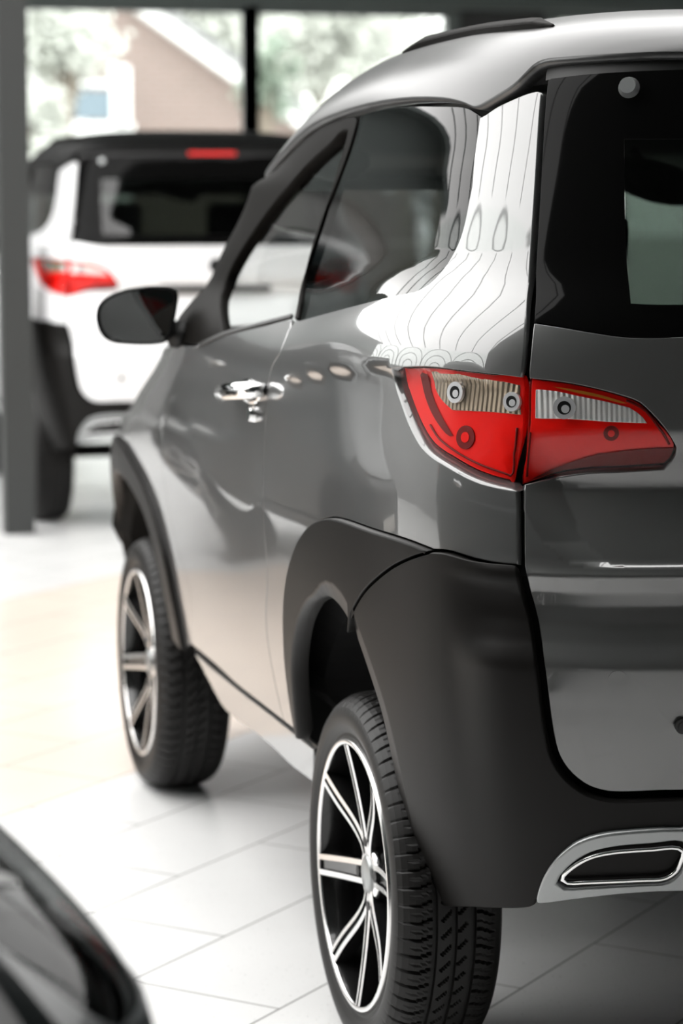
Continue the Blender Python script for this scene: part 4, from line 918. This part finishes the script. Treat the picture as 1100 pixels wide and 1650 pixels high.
bm = bmesh.new(); bm_cyl(bm, (0, 0, 0), (0, .002, 0), 1, 1, 32); bmesh.ops.transform(bm, matrix=Matrix.Translation(mc+Vector((0, -.0225, 0))) @ Matrix.Rotation(math.radians(14), 4, 'Y') @ Matrix.Diagonal((.082, 1, .028, 1)), verts=bm.verts)
from_bm('mirror_glass', bm, M['mirror'], im)
tube('mirror_stalk', [mc, mc+Vector((-.02, .06, .06))], .008, M['interior'], im)
bm = bmesh.new(); bmesh.ops.create_uvsphere(bm, u_segments=24, v_segments=12, radius=1); bmesh.ops.transform(bm, matrix=Matrix.Translation((-.50, .80, 1.415)) @ Matrix.Rotation(math.radians(-24), 4, 'X') @ Matrix.Diagonal((.055, .06, .022, 1)), verts=bm.verts)
from_bm('sun_visor', bm, M['interior'], car, True)
# ------------------------------------------------------------------ door mirrors
YM = 1.14
def at_y(u, v, y):
    f = np.array([math.sin(YAW)*math.cos(PIT), math.cos(YAW)*math.cos(PIT), -math.sin(PIT)]); r = np.array([math.cos(YAW), -math.sin(YAW), 0]); up = np.cross(r, f)
    d = f+r*(u-550)/FPX-up*(v-825)/FPX; return CAM+d*((y-CAM[1])/d[1])
mo = [(153, 512), (154, 497), (160, 486), (174, 476), (202, 466), (238, 461), (272, 461), (284, 464), (288, 473), (284, 505), (275, 541), (268, 553), (246, 556), (222, 556), (184, 554), (168, 547), (158, 533)]
mo = [at_y(u, v, YM) for u, v in mo]
def smooth_loop(L, n=64):
    L = np.array(L); ext = np.vstack([L, L[:1]]); d = np.concatenate([[0], np.cumsum(np.linalg.norm(np.diff(ext, axis=0), axis=1))]); q = np.linspace(0, d[-1], n, endpoint=False)
    P = np.stack([np.interp(q, d, ext[:, i]) for i in range(3)], 1)
    for _ in range(2): P = .5*P+.25*np.roll(P, 1, 0)+.25*np.roll(P, -1, 0)
    return P
ml = smooth_loop(mo); mcx = ml.mean(0)
for sx in (1, -1):
    L = ml*np.array([sx, 1, 1]); c = mcx*np.array([sx, 1, 1]); bm = bmesh.new(); rows = []
    for k, sc in ((-.006, .90), (-.012, .955), (-.004, .995), (.02, 1.0), (.05, .97), (.085, .86), (.11, .66), (.122, .40), (.126, .1)):
        rows.append([bm.verts.new(tuple(c+(p-c)*sc+np.array([-sx*max(0, k)*-.25, k, 0]))) for p in L])
    n = len(L)
    for a, b in zip(rows[:-1], rows[1:]):
        for i in range(n): bm.faces.new((a[i], a[(i+1) % n], b[(i+1) % n], b[i]))
    bm.faces.new(rows[-1])
    dm = from_bm('door_mirror', bm, M['gloss_black'], car, True)
    bm = bmesh.new(); vs_ = [bm.verts.new(tuple(c+(p-c)*.905+np.array([sx*.035*(p-c)[0]*sx*0, -.004-(p-c)[0]*sx*-.10*0, 0]))) for p in L]; bm.faces.new(vs_); from_bm('mirror_glass', bm, M['mirror'], dm)
    tube('mirror_arm', [c+np.array([sx*-1*-1*-.07*-1*0, .03, -.04])+np.array([-.085*-1*(1 if sx == 1 else -1), 0, 0]), (-.705*sx, 1.25, 1.075)], [.028, .022], M['interior'], dm, 12)
# ------------------------------------------------------------------ door handles
(hs0, ht0), (hs1, ht1) = trace((378, 634)), trace((429, 628))
hN = surf_n(np.array([hs0, hs1]), np.array([ht0, ht1]))[0]*NSGN; hP = surf(np.array([hs0, hs1]), np.array([ht0, ht1]))
for sx in (1, -1):
    fl = np.array([sx, 1, 1]); pts = [hP[0]+(hP[1]-hP[0])*f+hN[0]*h for f, h in ((0, .004), (.06, .022), (.2, .031), (.5, .034), (.8, .031), (.94, .022), (1, .004))]
    dh = tube('door_handle', [p*fl for p in pts], [.011, .015, .0165, .0165, .0165, .015, .011], M['chrome'], car, 14)
    mid = (hP[0]+hP[1])/2; bm = bmesh.new(); bmesh.ops.create_uvsphere(bm, u_segments=24, v_segments=12, radius=1)
    bmesh.ops.transform(bm, matrix=Matrix.Translation(Vector((mid+hN[0]*.0)*fl)) @ Matrix.Diagonal((.010, .080, .022, 1)), verts=bm.verts); from_bm('handle_bowl', bm, M['chrome'], dh, True)
    kp = (hP[0]*.35+hP[1]*.65+np.array([0, 0, -.040])); bm = bmesh.new(); bm_cyl(bm, Vector((kp)*fl), Vector((kp+hN[1]*.012)*fl), .014, .012, 20); from_bm('lock_barrel', bm, M['chrome'], dh)
# ------------------------------------------------------------------ front lamps inside the clear lens, plate
for k in range(2):
    for sx in (1, -1):
        p = surf(np.array([s_of_x(-.53+.07*k, .80, True)]), np.array([.80]))[0]-np.array([0, .050, .006]); p[0] *= sx
        bm = bmesh.new(); bm_cyl(bm, Vector(p), Vector(p)+Vector((0, .012, 0)), .024, .028, 24); from_bm('head_lamp_reflector', bm, M['chrome' if k == 0 else 'amber'], hb[0 if sx == 1 else 1])
p = surf(np.array([0.0]), np.array([.48]))[0]; box('number_plate', (0, p[1]+.008, .48), (.46, .01, .10), M['plate'], car, .003)
# ------------------------------------------------------------------ the white car behind and the dark teal car beside the camera
mpw = {'grey_metallic_paint': 'white_paint', 'satin_grey_roof': 'black_roof'}
white = copy_tree(car, None, mpw); white['label'] = 'white compact car with black roof parked in front of the showroom window'
white.location = WHITE_LOC
mpd = {'grey_metallic_paint': 'teal_paint', 'satin_grey_roof': 'teal_paint', 'grained_black_plastic': 'teal_paint'}
dark = copy_tree(car, None, mpd); dark['label'] = 'dark teal car whose glossy front corner fills the lower left edge'
dark.location = DARK_LOC; dark.rotation_euler = (0, 0, PI+math.radians(35))
teal = copy_tree(dark, None); teal['label'] = 'dark teal car standing beyond the grey car, mirrored in its door'
teal.location = TEAL_LOC; teal.rotation_euler = (0, 0, PI*.93)
grey_car['label'] = 'grey metallic compact car with black wheel arch trim standing on pale tiles'
